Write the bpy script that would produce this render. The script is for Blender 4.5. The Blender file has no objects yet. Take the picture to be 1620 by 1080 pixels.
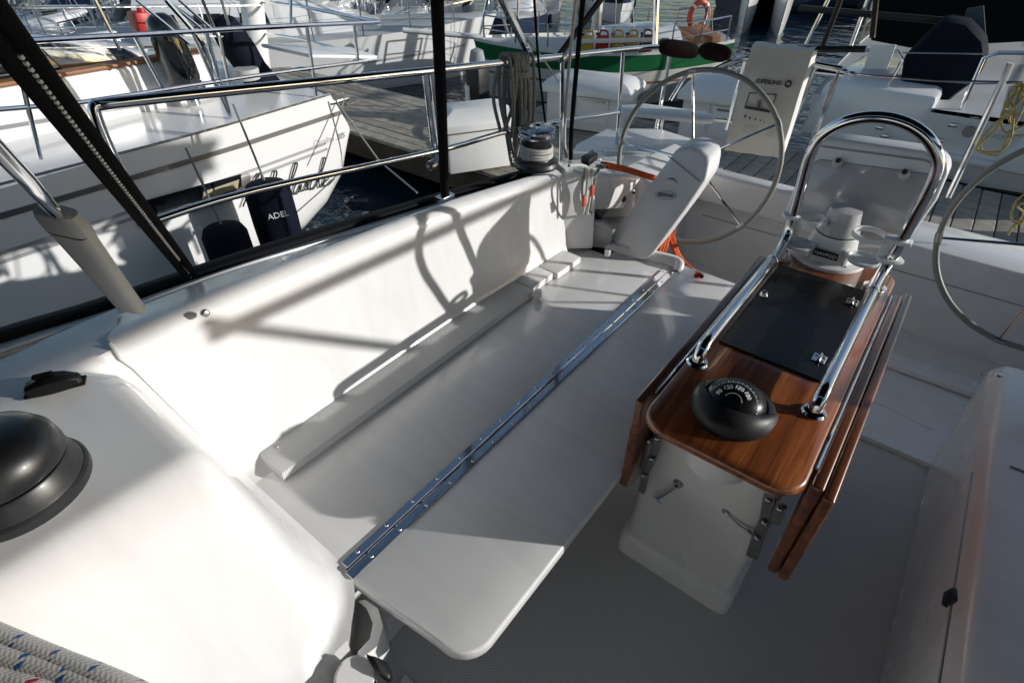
import bpy, bmesh, math, random
from mathutils import Vector as V, Matrix, Quaternion
random.seed(7)
S = bpy.context.scene
COL = S.collection
# ---------------------------------------------------------------- camera, world, sun, exposure
FPX = 865.0; PITCH = math.atan(688/FPX); YAW = math.atan(868/math.hypot(688, FPX))
_h = V((-math.sin(YAW), math.cos(YAW), 0))
FW = _h*math.cos(PITCH) + V((0, 0, -math.sin(PITCH)))
RT = V((math.cos(YAW), math.sin(YAW), 0)); UP = RT.cross(FW)
cam = bpy.data.cameras.new('camera'); camo = bpy.data.objects.new('camera', cam); COL.objects.link(camo)
cam.sensor_width = 36; cam.lens = 36*FPX/1620; cam.clip_start = .02; cam.clip_end = 2000
camo.matrix_world = Matrix(((RT.x, UP.x, -FW.x, 0), (RT.y, UP.y, -FW.y, 0), (RT.z, UP.z, -FW.z, 0), (0, 0, 0, 1)))
S.camera = camo
SUN = V((1, .60, .315)).normalized()            # towards the sun
EL = math.asin(SUN.z); AZ = math.atan2(SUN.x, SUN.y)
W = bpy.data.worlds.new('World'); S.world = W; W.use_nodes = True
_n = W.node_tree.nodes; _sky = _n.new('ShaderNodeTexSky'); _sky.sky_type = 'NISHITA'; _sky.sun_disc = False
_sky.sun_elevation = EL; _sky.sun_rotation = AZ; _sky.altitude = 5; _sky.air_density = 1.0; _sky.dust_density = .6
W.node_tree.links.new(_sky.outputs[0], _n['Background'].inputs[0]); _n['Background'].inputs[1].default_value = .076
sl = bpy.data.lights.new('sun', 'SUN'); sl.energy = 2.7; sl.angle = math.radians(.53); sl.color = (1, .975, .94)
so = bpy.data.objects.new('sun', sl); COL.objects.link(so); so.rotation_euler = SUN.to_track_quat('Z', 'Y').to_euler()
S.view_settings.view_transform = 'Standard'; S.view_settings.look = 'None'; S.view_settings.gamma = 1
S.view_settings.exposure = .56; S.view_settings.use_curve_mapping = False

# ---------------------------------------------------------------- helpers
def U(px, py, x=None, y=None, z=None, d=None):
    """a point of the place seen at (px, py) of the photograph, on a known plane"""
    r = RT*((px-810)/FPX) + UP*((540-py)/FPX) + FW
    if x is not None: return r*(x/r.x)
    if y is not None: return r*(y/r.y)
    if z is not None: return r*(z/r.z)
    return r.normalized()*d
def link(o, par=None):
    COL.objects.link(o)
    if par: o.parent = par
    return o
def base_of(par):
    m = Matrix()
    while par is not None:
        m = Matrix.LocRotScale(par.location, par.rotation_euler, None) @ m; par = par.parent
    return m.inverted()
def tag(o, label=None, cat=None, group=None, kind=None):
    if label: o['label'] = label
    if cat: o['category'] = cat
    if group: o['group'] = group
    if kind: o['kind'] = kind
    return o
def thing(name, loc, label=None, cat=None, group=None, rz=0):
    o = bpy.data.objects.new(name, None); o.empty_display_size = .1; o.location = loc; o.rotation_euler.z = rz
    link(o); return tag(o, label, cat, group)
def mesh(name, vs, fs, mat, par=None, local=False, smooth=True, uv=None, bev=0, seg=2, sharp=35, kind=None):
    vs = [V(v) for v in vs]
    me = bpy.data.meshes.new(name)
    loc = V((0, 0, 0))
    if not local:
        if par is None:
            xs = [v.x for v in vs]; ys = [v.y for v in vs]; zs = [v.z for v in vs]
            loc = V(((min(xs)+max(xs))/2, (min(ys)+max(ys))/2, min(zs)))
            vs = [v-loc for v in vs]
        else:
            b = base_of(par); vs = [b @ v for v in vs]
    me.from_pydata([tuple(v) for v in vs], [], fs)
    bm = bmesh.new(); bm.from_mesh(me)
    if not uv: bmesh.ops.remove_doubles(bm, verts=bm.verts, dist=1e-5)
    bmesh.ops.recalc_face_normals(bm, faces=bm.faces)
    if bev:
        es = [e for e in bm.edges if e.is_manifold and e.calc_face_angle(0) > .5]
        bmesh.ops.bevel(bm, geom=es, offset=bev, segments=seg, affect='EDGES', profile=.5, clamp_overlap=True)
    if smooth:
        for f in bm.faces: f.smooth = True
        a = math.radians(sharp)
        for e in bm.edges:
            if not e.is_manifold or e.calc_face_angle(0) > a: e.smooth = False
    bm.to_mesh(me); bm.free()
    if uv:
        l = me.uv_layers.new(name='UV')
        for p in me.polygons:
            for li in p.loop_indices: l.data[li].uv = uv[me.loops[li].vertex_index]
    me.materials.append(mat)
    o = bpy.data.objects.new(name, me); o.location = loc
    link(o, par)
    if kind: o['kind'] = kind
    return o
class MB:
    def __init__(s): s.v = []; s.f = []
    def add(s, vs, fs):
        k = len(s.v); s.v += [V(v) for v in vs]; s.f += [tuple(i+k for i in f) for f in fs]; return s
    def box(s, c, sz, ax=None):
        c = V(c); a = ax or (V((1, 0, 0)), V((0, 1, 0)), V((0, 0, 1)))
        vs = [c + a[0]*(sz[0]/2*i) + a[1]*(sz[1]/2*j) + a[2]*(sz[2]/2*k) for i in (-1, 1) for j in (-1, 1) for k in (-1, 1)]
        return s.add(vs, [(0, 1, 3, 2), (4, 6, 7, 5), (0, 4, 5, 1), (2, 3, 7, 6), (0, 2, 6, 4), (1, 5, 7, 3)])
    def prism(s, poly, d):
        """closed solid: polygon of 3-D points pushed along d"""
        d = V(d); n = len(poly); vs = [V(p) for p in poly]; vs += [v+d for v in vs]
        return s.add(vs, [tuple(range(n))[::-1], tuple(range(n, 2*n))] + [(i, (i+1) % n, n+(i+1) % n, n+i) for i in range(n)])
    def grid(s, rows, closed=False):
        n = len(rows[0]); vs = [p for r in rows for p in r]; fs = []
        for i in range(len(rows)-1):
            for j in range(n if closed else n-1):
                k = (j+1) % n; fs.append((i*n+j, i*n+k, (i+1)*n+k, (i+1)*n+j))
        return s.add(vs, fs)
    def lathe(s, prof, o, ax=(0, 0, 1), n=24, sx=None):
        o = V(o); ax = V(ax).normalized(); a = ax.orthogonal().normalized(); b = ax.cross(a)
        rows = [[o + ax*h + (a*math.cos(2*math.pi*i/n) + b*math.sin(2*math.pi*i/n))*r for i in range(n)] for r, h in prof]
        return s.grid(rows, True)
    def tube(s, pts, r, n=8, closed=False, caps=True):
        pts = [V(p) for p in pts]; m = len(pts); T = []
        for i in range(m):
            a = pts[(i-1) % m] if (closed or i > 0) else pts[i]; b = pts[(i+1) % m] if (closed or i < m-1) else pts[i]
            t = (b-a); T.append(t.normalized() if t.length > 1e-9 else V((0, 0, 1)))
        nn = T[0].orthogonal().normalized(); rows = []
        for i in range(m):
            if i: nn = T[i-1].rotation_difference(T[i]) @ nn
            bb = T[i].cross(nn); rr = r[i] if isinstance(r, (list, tuple)) else r
            rows.append([pts[i] + (nn*math.cos(2*math.pi*k/n) + bb*math.sin(2*math.pi*k/n))*rr for k in range(n)])
        if closed: rows.append(rows[0])
        k0 = len(s.v); s.grid(rows, True)
        if caps and not closed:
            s.f.append(tuple(k0+i for i in range(n))[::-1]); s.f.append(tuple(k0+(m-1)*n+i for i in range(n)))
        return s
    def build(s, name, mat, par=None, **k): return mesh(name, s.v, s.f, mat, par, **k)
def cr(pts, sub=6, closed=False):
    """smooth path through the points"""
    pts = [V(p) for p in pts]; n = len(pts); out = []
    for i in range(n if closed else n-1):
        g = lambda j: pts[j % n] if closed else pts[min(max(j, 0), n-1)]
        a, b, c, d = g(i-1), g(i), g(i+1), g(i+2)
        for k in range(sub):
            t = k/sub
            out.append(.5*((2*b) + (c-a)*t + (2*a-5*b+4*c-d)*t*t + (3*b-a-3*c+d)*t**3))
    if not closed: out.append(pts[-1])
    return out
def circ(c, r, ax, n=48, a0=0, a1=None):
    ax = V(ax).normalized(); a = ax.orthogonal().normalized(); b = ax.cross(a); c = V(c)
    if a1 is None: return [c + (a*math.cos(2*math.pi*i/n)+b*math.sin(2*math.pi*i/n))*r for i in range(n)]
    return [c + (a*math.cos(a0+(a1-a0)*i/n)+b*math.sin(a0+(a1-a0)*i/n))*r for i in range(n+1)]
def tube(name, pts, r, mat, par=None, n=10, sub=6, closed=False, smooth_path=True, **k):
    if smooth_path: pts = cr(pts, sub, closed)
    return MB().tube(pts, r, n, closed).build(name, mat, par, **k)
def rope(name, pts, r, mat, par=None, n=10, sub=8):
    """a tube with UV along it (in metres) for the braid of the material"""
    p = cr(pts, sub); rows = []; uvs = []; L = 0
    T = [(p[min(i+1, len(p)-1)]-p[max(i-1, 0)]).normalized() for i in range(len(p))]
    nn = T[0].orthogonal().normalized(); vs = []; fs = []
    for i in range(len(p)):
        if i: nn = T[i-1].rotation_difference(T[i]) @ nn; L += (p[i]-p[i-1]).length
        bb = T[i].cross(nn)
        for k in range(n+1):
            a = 2*math.pi*k/n; vs.append(p[i]+(nn*math.cos(a)+bb*math.sin(a))*r); uvs.append((k/n, L/(2*math.pi*r)))
    for i in range(len(p)-1):
        for k in range(n): fs.append((i*(n+1)+k, i*(n+1)+k+1, (i+1)*(n+1)+k+1, (i+1)*(n+1)+k))
    return mesh(name, vs, fs, mat, par, uv=uvs)
def text(name, s, size, mat, par, o, xd, yd, depth=.0012, shear=0, spacing=1.0, bold=0):
    c = bpy.data.curves.new(name, 'FONT'); c.body = s; c.size = size; c.extrude = depth; c.shear = shear; c.space_character = spacing; c.offset = bold*size
    c.resolution_u = 3
    t = bpy.data.objects.new(name, c); COL.objects.link(t)
    bpy.context.view_layer.update()
    me = bpy.data.meshes.new_from_object(t.evaluated_get(bpy.context.evaluated_depsgraph_get()))
    bpy.data.objects.remove(t); bpy.data.curves.remove(c)
    xd = V(xd).normalized(); yd = V(yd); yd = (yd - xd*yd.dot(xd)).normalized(); zd = xd.cross(yd)
    vs = [V(o)+xd*v.co.x+yd*v.co.y+zd*v.co.z for v in me.vertices]; fs = [tuple(p.vertices) for p in me.polygons]
    bpy.data.meshes.remove(me)
    return mesh(name, vs, fs, mat, par, smooth=False)
def dup(o, par=None):
    c = o.copy(); COL.objects.link(c); c.parent = par
    for ch in o.children: dup(ch, c)
    return c

# ---------------------------------------------------------------- materials
def M(name, col, rough=.4, metal=0, coat=0, bump=None, var=None, rvar=None, ior=None, rnd=0, trans=0, spec=None):
    m = bpy.data.materials.new(name); m.use_nodes = True; nt = m.node_tree; b = nt.nodes['Principled BSDF']
    b.inputs['Base Color'].default_value = (*col, 1); b.inputs['Roughness'].default_value = rough
    b.inputs['Metallic'].default_value = metal; b.inputs['Coat Weight'].default_value = coat
    b.inputs['Coat Roughness'].default_value = .06
    if trans: b.inputs['Transmission Weight'].default_value = trans
    if spec is not None: b.inputs['Specular IOR Level'].default_value = spec
    if ior: b.inputs['IOR'].default_value = ior
    tc = nt.nodes.new('ShaderNodeTexCoord')
    def noise(sc, det=4):
        n = nt.nodes.new('ShaderNodeTexNoise'); n.inputs['Scale'].default_value = sc; n.inputs['Detail'].default_value = det
        nt.links.new(tc.outputs['Object'], n.inputs['Vector']); return n
    if var:
        n = noise(var[0], 6); r = nt.nodes.new('ShaderNodeValToRGB'); r.color_ramp.elements[0].position = .3; r.color_ramp.elements[1].position = .7
        a = var[1]; c2 = var[2] if len(var) > 2 else tuple(x*(1-a) for x in col)
        r.color_ramp.elements[0].color = (*c2, 1); r.color_ramp.elements[1].color = (*col, 1)
        nt.links.new(n.outputs[0], r.inputs[0]); src = r.outputs[0]
        if rnd:
            oi = nt.nodes.new('ShaderNodeObjectInfo'); hs = nt.nodes.new('ShaderNodeHueSaturation')
            mr = nt.nodes.new('ShaderNodeMapRange'); mr.inputs['To Min'].default_value = 1-rnd; mr.inputs['To Max'].default_value = 1+rnd
            nt.links.new(oi.outputs['Random'], mr.inputs['Value']); nt.links.new(mr.outputs[0], hs.inputs['Value'])
            nt.links.new(src, hs.inputs['Color']); src = hs.outputs[0]
        nt.links.new(src, b.inputs['Base Color'])
    if rvar:
        n = noise(rvar[0], 5); mr = nt.nodes.new('ShaderNodeMapRange'); mr.inputs['From Min'].default_value = .35; mr.inputs['From Max'].default_value = .7
        mr.inputs['To Min'].default_value = rough; mr.inputs['To Max'].default_value = rvar[1]
        nt.links.new(n.outputs[0], mr.inputs['Value']); nt.links.new(mr.outputs[0], b.inputs['Roughness'])
    if bump:
        n = noise(bump[0], 3); bp = nt.nodes.new('ShaderNodeBump'); bp.inputs['Strength'].default_value = bump[1]; bp.inputs['Distance'].default_value = bump[2] if len(bump) > 2 else .01
        nt.links.new(n.outputs[0], bp.inputs['Height']); nt.links.new(bp.outputs[0], b.inputs['Normal'])
    return m
def nonskid(name, col, pitch=.007, ang=0):
    m = M(name, col, .5); nt = m.node_tree; b = nt.nodes['Principled BSDF']; tc = nt.nodes['Texture Coordinate']
    mp = nt.nodes.new('ShaderNodeMapping'); mp.inputs['Rotation'].default_value = (0, 0, ang); nt.links.new(tc.outputs['Object'], mp.inputs[0])
    k = math.pi*2/pitch; sx = nt.nodes.new('ShaderNodeSeparateXYZ'); nt.links.new(mp.outputs[0], sx.inputs[0]); out = []
    for ax in ('X', 'Y'):
        mu = nt.nodes.new('ShaderNodeMath'); mu.operation = 'MULTIPLY'; mu.inputs[1].default_value = k; nt.links.new(sx.outputs[ax], mu.inputs[0])
        si = nt.nodes.new('ShaderNodeMath'); si.operation = 'SINE'; nt.links.new(mu.outputs[0], si.inputs[0]); out.append(si)
    ad = nt.nodes.new('ShaderNodeMath'); ad.operation = 'MULTIPLY'; nt.links.new(out[0].outputs[0], ad.inputs[0]); nt.links.new(out[1].outputs[0], ad.inputs[1])
    bp = nt.nodes.new('ShaderNodeBump'); bp.inputs['Strength'].default_value = .5; bp.inputs['Distance'].default_value = .0012
    nt.links.new(ad.outputs[0], bp.inputs['Height']); nt.links.new(bp.outputs[0], b.inputs['Normal'])
    mr = nt.nodes.new('ShaderNodeMapRange'); mr.inputs['From Min'].default_value = -1; mr.inputs['To Min'].default_value = .84; mr.inputs['To Max'].default_value = 1
    nt.links.new(ad.outputs[0], mr.inputs['Value']); mx = nt.nodes.new('ShaderNodeMix'); mx.data_type = 'RGBA'; mx.blend_type = 'MULTIPLY'
    mx.inputs['Factor'].default_value = 1; mx.inputs['A'].default_value = (*col, 1); nt.links.new(mr.outputs[0], mx.inputs['B'])
    nt.links.new(mx.outputs['Result'], b.inputs['Base Color'])
    return m
def wood(name, c1, c2, c3, axis='Y', coat=1.0, rough=.35):
    m = M(name, c2, rough, coat=coat); nt = m.node_tree; b = nt.nodes['Principled BSDF']; tc = nt.nodes['Texture Coordinate']
    mp = nt.nodes.new('ShaderNodeMapping'); sc = {'X': (2.2, 42, 42), 'Y': (42, 2.2, 42), 'Z': (42, 42, 2.2)}[axis]; mp.inputs['Scale'].default_value = sc
    nt.links.new(tc.outputs['Object'], mp.inputs[0])
    n = nt.nodes.new('ShaderNodeTexNoise'); n.inputs['Scale'].default_value = 1.0; n.inputs['Detail'].default_value = 8; n.inputs['Roughness'].default_value = .65; n.inputs['Distortion'].default_value = .6
    nt.links.new(mp.outputs[0], n.inputs['Vector'])
    r = nt.nodes.new('ShaderNodeValToRGB'); e = r.color_ramp.elements; e[0].position = .32; e[0].color = (*c1, 1); e[1].position = .7; e[1].color = (*c3, 1)
    q = e.new(.5); q.color = (*c2, 1); nt.links.new(n.outputs[0], r.inputs[0]); nt.links.new(r.outputs[0], b.inputs['Base Color'])
    return m
def ropemat(name, base, fleck, amt=.5, fleck2=None):
    m = M(name, base, .75); nt = m.node_tree; b = nt.nodes['Principled BSDF']; N = nt.nodes; Lk = nt.links
    uv = N.new('ShaderNodeUVMap'); sx = N.new('ShaderNodeSeparateXYZ'); Lk.new(uv.outputs[0], sx.inputs[0])
    def mth(op, a, bb=None):
        q = N.new('ShaderNodeMath'); q.operation = op
        for i, v in enumerate((a, bb)):
            if v is None: continue
            if isinstance(v, (int, float)): q.inputs[i].default_value = v
            else: Lk.new(v, q.inputs[i])
        return q.outputs[0]
    u = mth('MULTIPLY', sx.outputs['X'], 12); v = mth('MULTIPLY', sx.outputs['Y'], 10)
    a = mth('SINE', mth('MULTIPLY', mth('ADD', u, v), math.pi)); c = mth('SINE', mth('MULTIPLY', mth('SUBTRACT', u, v), math.pi))
    a2 = mth('SINE', mth('MULTIPLY', mth('ADD', mth('MULTIPLY', u, .5), v), math.pi*2)); c2 = mth('SINE', mth('MULTIPLY', mth('SUBTRACT', mth('MULTIPLY', u, .5), v), math.pi*2))
    sel = mth('GREATER_THAN', mth('SINE', mth('MULTIPLY', u, math.pi)), 0)
    h = mth('ADD', mth('MULTIPLY', sel, a2), mth('MULTIPLY', mth('SUBTRACT', 1, sel), c2))
    bp = N.new('ShaderNodeBump'); bp.inputs['Strength'].default_value = .4; bp.inputs['Distance'].default_value = .00022
    Lk.new(h, bp.inputs['Height']); Lk.new(bp.outputs[0], b.inputs['Normal'])
    # coloured tracer yarns: short marks that come back every few turns
    w = mth('GREATER_THAN', mth('SINE', mth('MULTIPLY', sx.outputs['Y'], 8.0)), 1-amt*.16)
    g = mth('MULTIPLY', w, mth('GREATER_THAN', a, -.2))
    mx = N.new('ShaderNodeMix'); mx.data_type = 'RGBA'; mx.inputs['A'].default_value = (*base, 1); mx.inputs['B'].default_value = (*fleck, 1); Lk.new(g, mx.inputs['Factor'])
    dk = N.new('ShaderNodeMix'); dk.data_type = 'RGBA'; dk.blend_type = 'MULTIPLY'; dk.inputs['Factor'].default_value = .12
    mr = N.new('ShaderNodeMapRange'); mr.inputs['From Min'].default_value = -.6; Lk.new(h, mr.inputs['Value'])
    Lk.new(mx.outputs['Result'], dk.inputs['A']); Lk.new(mr.outputs[0], dk.inputs['B']); Lk.new(dk.outputs['Result'], b.inputs['Base Color'])
    return m
GEL = M('gelcoat', (.82, .815, .805), .22, coat=.35, var=(5, .03), rvar=(6, .30))
GEL2 = M('gelcoat_seat', (.82, .815, .805), .17, coat=.5, var=(7, .04), rvar=(11, .27))
GELW = M('moulded_white', (.76, .77, .78), .35, var=(9, .05))
PLAST = M('white_plastic', (.74, .75, .75), .4)
def streak(m, amt=.07):  # colour streaks: soft caustic-like reflections painted in, plus some water dirt
    nt = m.node_tree; b = nt.nodes['Principled BSDF']; tc = nt.nodes['Texture Coordinate']; mp = nt.nodes.new('ShaderNodeMapping'); mp.inputs['Scale'].default_value = (1.5, 9, 3); mp.inputs['Rotation'].default_value = (0, 0, .5)
    n = nt.nodes.new('ShaderNodeTexNoise'); n.inputs['Scale'].default_value = 1.6; n.inputs['Detail'].default_value = 7; n.inputs['Distortion'].default_value = 1.2
    nt.links.new(tc.outputs['Object'], mp.inputs[0]); nt.links.new(mp.outputs[0], n.inputs['Vector'])
    mr = nt.nodes.new('ShaderNodeMapRange'); mr.inputs['From Min'].default_value = .3; mr.inputs['From Max'].default_value = .7; mr.inputs['To Min'].default_value = 1-amt; nt.links.new(n.outputs[0], mr.inputs['Value'])
    src = b.inputs['Base Color'].links[0].from_socket; mx = nt.nodes.new('ShaderNodeMix'); mx.data_type = 'RGBA'; mx.blend_type = 'MULTIPLY'; mx.inputs['Factor'].default_value = 1
    nt.links.new(src, mx.inputs['A']); nt.links.new(mr.outputs[0], mx.inputs['B']); nt.links.new(mx.outputs['Result'], b.inputs['Base Color'])
streak(GEL, .08); streak(GEL2, .08)
SKID = nonskid('nonskid_sole', (.58, .575, .57), .011)
SKID2 = nonskid('nonskid_strip', (.72, .72, .71), .006)
STEEL = M('stainless', (.72, .73, .75), .07, 1.0, rvar=(30, .14))
STEELB = M('brushed_steel', (.6, .62, .65), .16, 1.0, rvar=(40, .25))
DSTEEL = M('dull_steel', (.35, .35, .35), .3, 1.0)
WHEELM = M('wheel_wrap', (.22, .22, .20), .5, bump=(300, .3, .002))
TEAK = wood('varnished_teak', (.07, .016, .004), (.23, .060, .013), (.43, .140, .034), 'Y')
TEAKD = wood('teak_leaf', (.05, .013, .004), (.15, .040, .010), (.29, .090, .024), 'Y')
BLK = M('black_acrylic', (.010, .010, .010), .22, spec=.35, rvar=(8, .34))
BLKP = M('black_plastic', (.010, .010, .011), .36, rvar=(20, .5), spec=.35)
BLKM = M('black_metal', (.02, .021, .024), .3, 0, coat=.2, var=(16, .4), rvar=(12, .5))
BLKR = M('black_webbing', (.005, .005, .006), .9, bump=(260, .4, .002), spec=.12)
RUB = M('rubber', (.008, .008, .009), .7, spec=.2)
NAVY = M('navy_canvas', (.005, .008, .018), .8, bump=(60, .3, .004), var=(4, .35), spec=.15)
BLKC = M('black_canvas', (.004, .004, .005), .9, bump=(20, .5, .01), spec=.1)
VINYL = M('grey_vinyl', (.50, .51, .50), .5, bump=(14, .25, .01), var=(10, .1))
BAG = M('bag_fabric', (.60, .57, .51), .7, bump=(9, .35, .01), var=(6, .12, (.48, .45, .40)))
FABW = M('fabric_white', (.78, .77, .74), .7)
INK = M('ink', (.015, .015, .02), .5)
INKG = M('grey_ink', (.35, .35, .36), .5)
WHT = M('white_paint', (.8, .8, .8), .4)
ORANGE = ropemat('orange_rope', (.62, .09, .012), (.35, .05, .01), .2)
ROPEW = ropemat('white_blue_rope', (.72, .70, .66), (.03, .16, .42), .9)
ROPER = ropemat('white_red_rope', (.72, .70, .66), (.45, .03, .08), .9)
ROPEY = ropemat('white_yellow_rope', (.72, .70, .66), (.10, .16, .40), .35)
ROPEG = ropemat('grey_rope', (.22, .22, .21), (.14, .14, .15), .6)
ROPEL = ropemat('light_rope', (.5, .5, .47), (.3, .3, .3), .3)
ROPEYEL = ropemat('yellow_rope', (.40, .33, .10), (.55, .52, .40), .9)
WATER = M('water', (.006, .020, .034), .09, ior=1.33, bump=(1.6, .55, .12))
DOCKW = M('dock_timber', (.42, .38, .31), .8, var=(9, .4), bump=(30, .5, .01), rnd=.25)
DOCKF = M('dock_frame', (.10, .08, .055), .85, var=(4, .5), bump=(12, .5, .02))
BOXW = M('dock_box_fibreglass', (.77, .77, .74), .45, var=(5, .1))
HULLW = M('hull_white', (.80, .80, .79), .2, coat=.4, var=(1.2, .05), bump=(1.0, .05, .03))
HULLC = M('hull_cream', (.74, .71, .62), .35, var=(2, .1), bump=(3, .1, .02))
GREEN = M('green_paint', (.018, .16, .055), .3, coat=.3, var=(4, .2))
DECKG = M('deck_grey', (.52, .53, .52), .6, var=(4, .12))
TEAKT = M('teak_trim', (.34, .15, .06), .55, var=(20, .3))
GLASSD = M('dark_glass', (.01, .012, .015), .05, coat=.5)
GLASST = M('turquoise_glass', (.06, .20, .26), .08, coat=.5)
ALU = M('mast_aluminium', (.62, .62, .61), .38, .7, var=(3, .1))
MASTW = M('mast_white', (.76, .76, .73), .35)
BLUEC = M('blue_canvas', (.035, .06, .13), .85, bump=(14, .5, .02), var=(3, .3))
GREYC = M('grey_canvas', (.33, .35, .37), .85, bump=(14, .5, .02), var=(3, .2))
REDP = M('red_plastic', (.48, .02, .018), .45, var=(9, .15))
YELP = M('yellow_plastic', (.62, .40, .04), .4, var=(9, .15))
MAROON = M('maroon_canvas', (.016, .004, .005), .8, bump=(20, .4, .01), spec=.2)
DARKR = M('dark_red_plastic', (.20, .01, .012), .4)
LIFEO = M('lifebuoy_orange', (.65, .10, .03), .5, var=(8, .2))
COPPER = M('antifouling', (.05, .02, .02), .8)
HULLB = M('hull_dark_blue', (.02, .03, .06), .2, coat=.5)
TANC = M('tan_canvas', (.40, .33, .24), .85, bump=(14, .5, .02))

# ---------------------------------------------------------------- water and dock
wv = [(-700, -700, -2.5), (700, -700, -2.5), (700, 700, -2.5), (-700, 700, -2.5)]
mesh('water', wv, [(0, 1, 2, 3)], WATER, smooth=False, kind='structure')
dock = mesh('dock', *(lambda b: (b.v, b.f))(MB().box((-7.2, 4.64, -2.17), (10.0, 1.5, .22)).box((-3.26, 5.89, -2.17), (2.12, 1.0, .22)).box((-.25, 5.8, -2.17), (3.88, 1.2, .22))), DOCKF, kind='structure')
_pm = {}
def plank(x0, x1, y0, y1):
    k = (round(x1-x0, 3), round(y1-y0, 3))
    if k not in _pm:
        o = MB().box((0, 0, 0), (x1-x0, y1-y0, .04)).build('plank', DOCKW, dock, local=True, bev=.006, seg=1); _pm[k] = o.data
    else: o = link(bpy.data.objects.new('plank', _pm[k]), dock)
    o.location = V(((x0+x1)/2, (y0+y1)/2, -2.035+random.uniform(-.003, .003))) - dock.location
for j in range(17):
    y = 3.9+j*.146; off = (.0, 1.1, .5)[j % 3]
    xs = [-12.2] + [-11.6+off+2.4*i for i in range(4)] + [-2.2]
    if j > 9: xs = [-4.3, -2.2]
    for a, b in zip(xs[:-1], xs[1:]): plank(a, b-.006, y, y+.138)
for i in range(26): plank(-2.19+i*.146, -2.19+i*.146+.138, 5.21, 6.39)

# ---------------------------------------------------------------- boats round about
def hull_fn(L, B, fb, sheer=(.12, .35), rake=.0, bow_rake=.9, counter=None, tb=.75, pw=4.0):
    """returns P(t, a): t stern 0 -> bow 1, a sheer 0 -> bottom 1 (starboard side, +x out); local +y forward"""
    def half(t):
        if t < .45: return B/2*(tb+(1-tb)*math.sin(t/.45*math.pi/2))
        return B/2*max(.0, (1-((t-.45)/.55)**2.3))+.01
    def zs(t): return fb + (sheer[0]*(1-t/.4)**2 if t < .4 else sheer[1]*((t-.4)/.6)**2)
    def zb(t):
        if counter and t < counter[1]: return counter[0]*(1-t/counter[1])**counter[2] - .35*min(1, t/counter[1])
        return -.35
    def P(t, a, off=0):
        z0, z1 = zs(t), zb(t); z = z0+(z1-z0)*a
        nar = 1-.35*a*(t**2)
        x = half(t)*(max(0, 1-max(0, a)**pw)**(1/2.2))*nar + off
        y = t*L
        if t > .45: y -= bow_rake*((z0-z)/max(.3, z0+.35))*((t-.45)/.55)**2
        if t < .3: y -= rake*(z0-z)*(1-t/.3)
        return V((x, y, z))
    return P, half, zs
def hull(par, P, mat, n=22, m=9, name='hull'):
    b = MB(); rows = []
    ts = [i/n for i in range(n+1)]
    for t in ts: rows.append([P(t, j/m) for j in range(m+1)] + [V((-q.x, q.y, q.z)) for q in [P(t, j/m) for j in range(m, -1, -1)]])
    b.grid(rows); k = len(rows[0]); b.f.append(tuple(range(k)))
    return b.build(name, mat, par, local=True, sharp=40)
def stripe(par, P, a0, a1, mat, name='stripe', t0=0, t1=1, n=24, side=(1, -1), off=.004):
    b = MB()
    for s in side:
        rows = []
        for i in range(n+1):
            t = t0+(t1-t0)*i/n; rows.append([V((s*q.x, q.y, q.z)) for q in (P(t, a0, off), P(t, (a0+a1)/2, off), P(t, a1, off))])
        b.grid(rows)
    return b.build(name, mat, par, local=True)
def deck(par, P, mat, n=20, z=-.02, camber=.06, t1=1):
    b = MB(); rows = []
    for i in range(n+1):
        t = t1*i/n; q = P(t, 0); x = q.x; rows.append([V((x*k, q.y, q.z+z+camber*(1-k*k))) for k in (-1, -.5, 0, .5, 1)])
    b.grid(rows); return b.build('deck', mat, par, local=True)
def cabin(par, y0, y1, w0, w1, h, z, mat=None, slope=.5, win=True, nwin=3):
    mat = mat or HULLW; b = MB(); rows = []
    for y, w, hh in ((y0, w0, 0), (y0+.1, w0*.98, h*.92), (y0+(y1-y0)*.3, w0, h), (y1-slope, w1*1.05, h*.8), (y1, w1*.8, 0)):
        r = []
        for k in (-1, -.93, -.8, -.4, 0, .4, .8, .93, 1):
            zz = 0 if abs(k) == 1 else hh*(1 if abs(k) < .9 else .86)
            r.append(V((k*w/2, y, z+zz+(.06*(1-k*k) if hh else 0))))
        rows.append(r)
    b.grid(rows); c = b.build('cabin', mat, par, local=True, bev=0, sharp=50)
    if win:
        for s in (1, -1):
            for i in range(nwin):
                ya = y0+.25+(y1-slope-y0-.4)*i/nwin; yb = ya+(y1-slope-y0-.4)/nwin*.72
                w = w0*.5*.99
                MB().prism([V((s*(w-.006), ya, z+h*.3)), V((s*(w-.006), yb, z+h*.3)), V((s*(w*.985-.004), yb-.05, z+h*.66)), V((s*(w*.985-.004), ya+.05, z+h*.66))], (s*.012, 0, 0)).build('window', GLASSD, c, local=True)
    return c
def rails(par, P, hgt=.62, t0=.02, t1=.99, n=9):
    w = MB(); sp = None
    for s in (1, -1):
        tops = []; mids = []
        for i in range(n+1):
            t = t0+(t1-t0)*i/n; q = P(t, 0); q = V((s*(q.x-.05), q.y, q.z)); tp = q+V((0, 0, hgt))
            if sp is None: sp = MB().tube([(0, 0, 0), (0, 0, hgt)], .013, 6).build('stanchion', STEEL, par, local=True)
            else: sp = link(bpy.data.objects.new('stanchion', sp.data), par)
            sp.location = q; tops.append(tp); mids.append(q+V((0, 0, hgt*.5)))
        for i in range(n):
            rr = .013 if (i in (0, n-1)) else .004
            w.tube([tops[i], tops[i+1]], rr, 5); w.tube([mids[i], mids[i+1]], rr*.8, 5)
    w.build('lifelines', STEEL, par, local=True)
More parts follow.
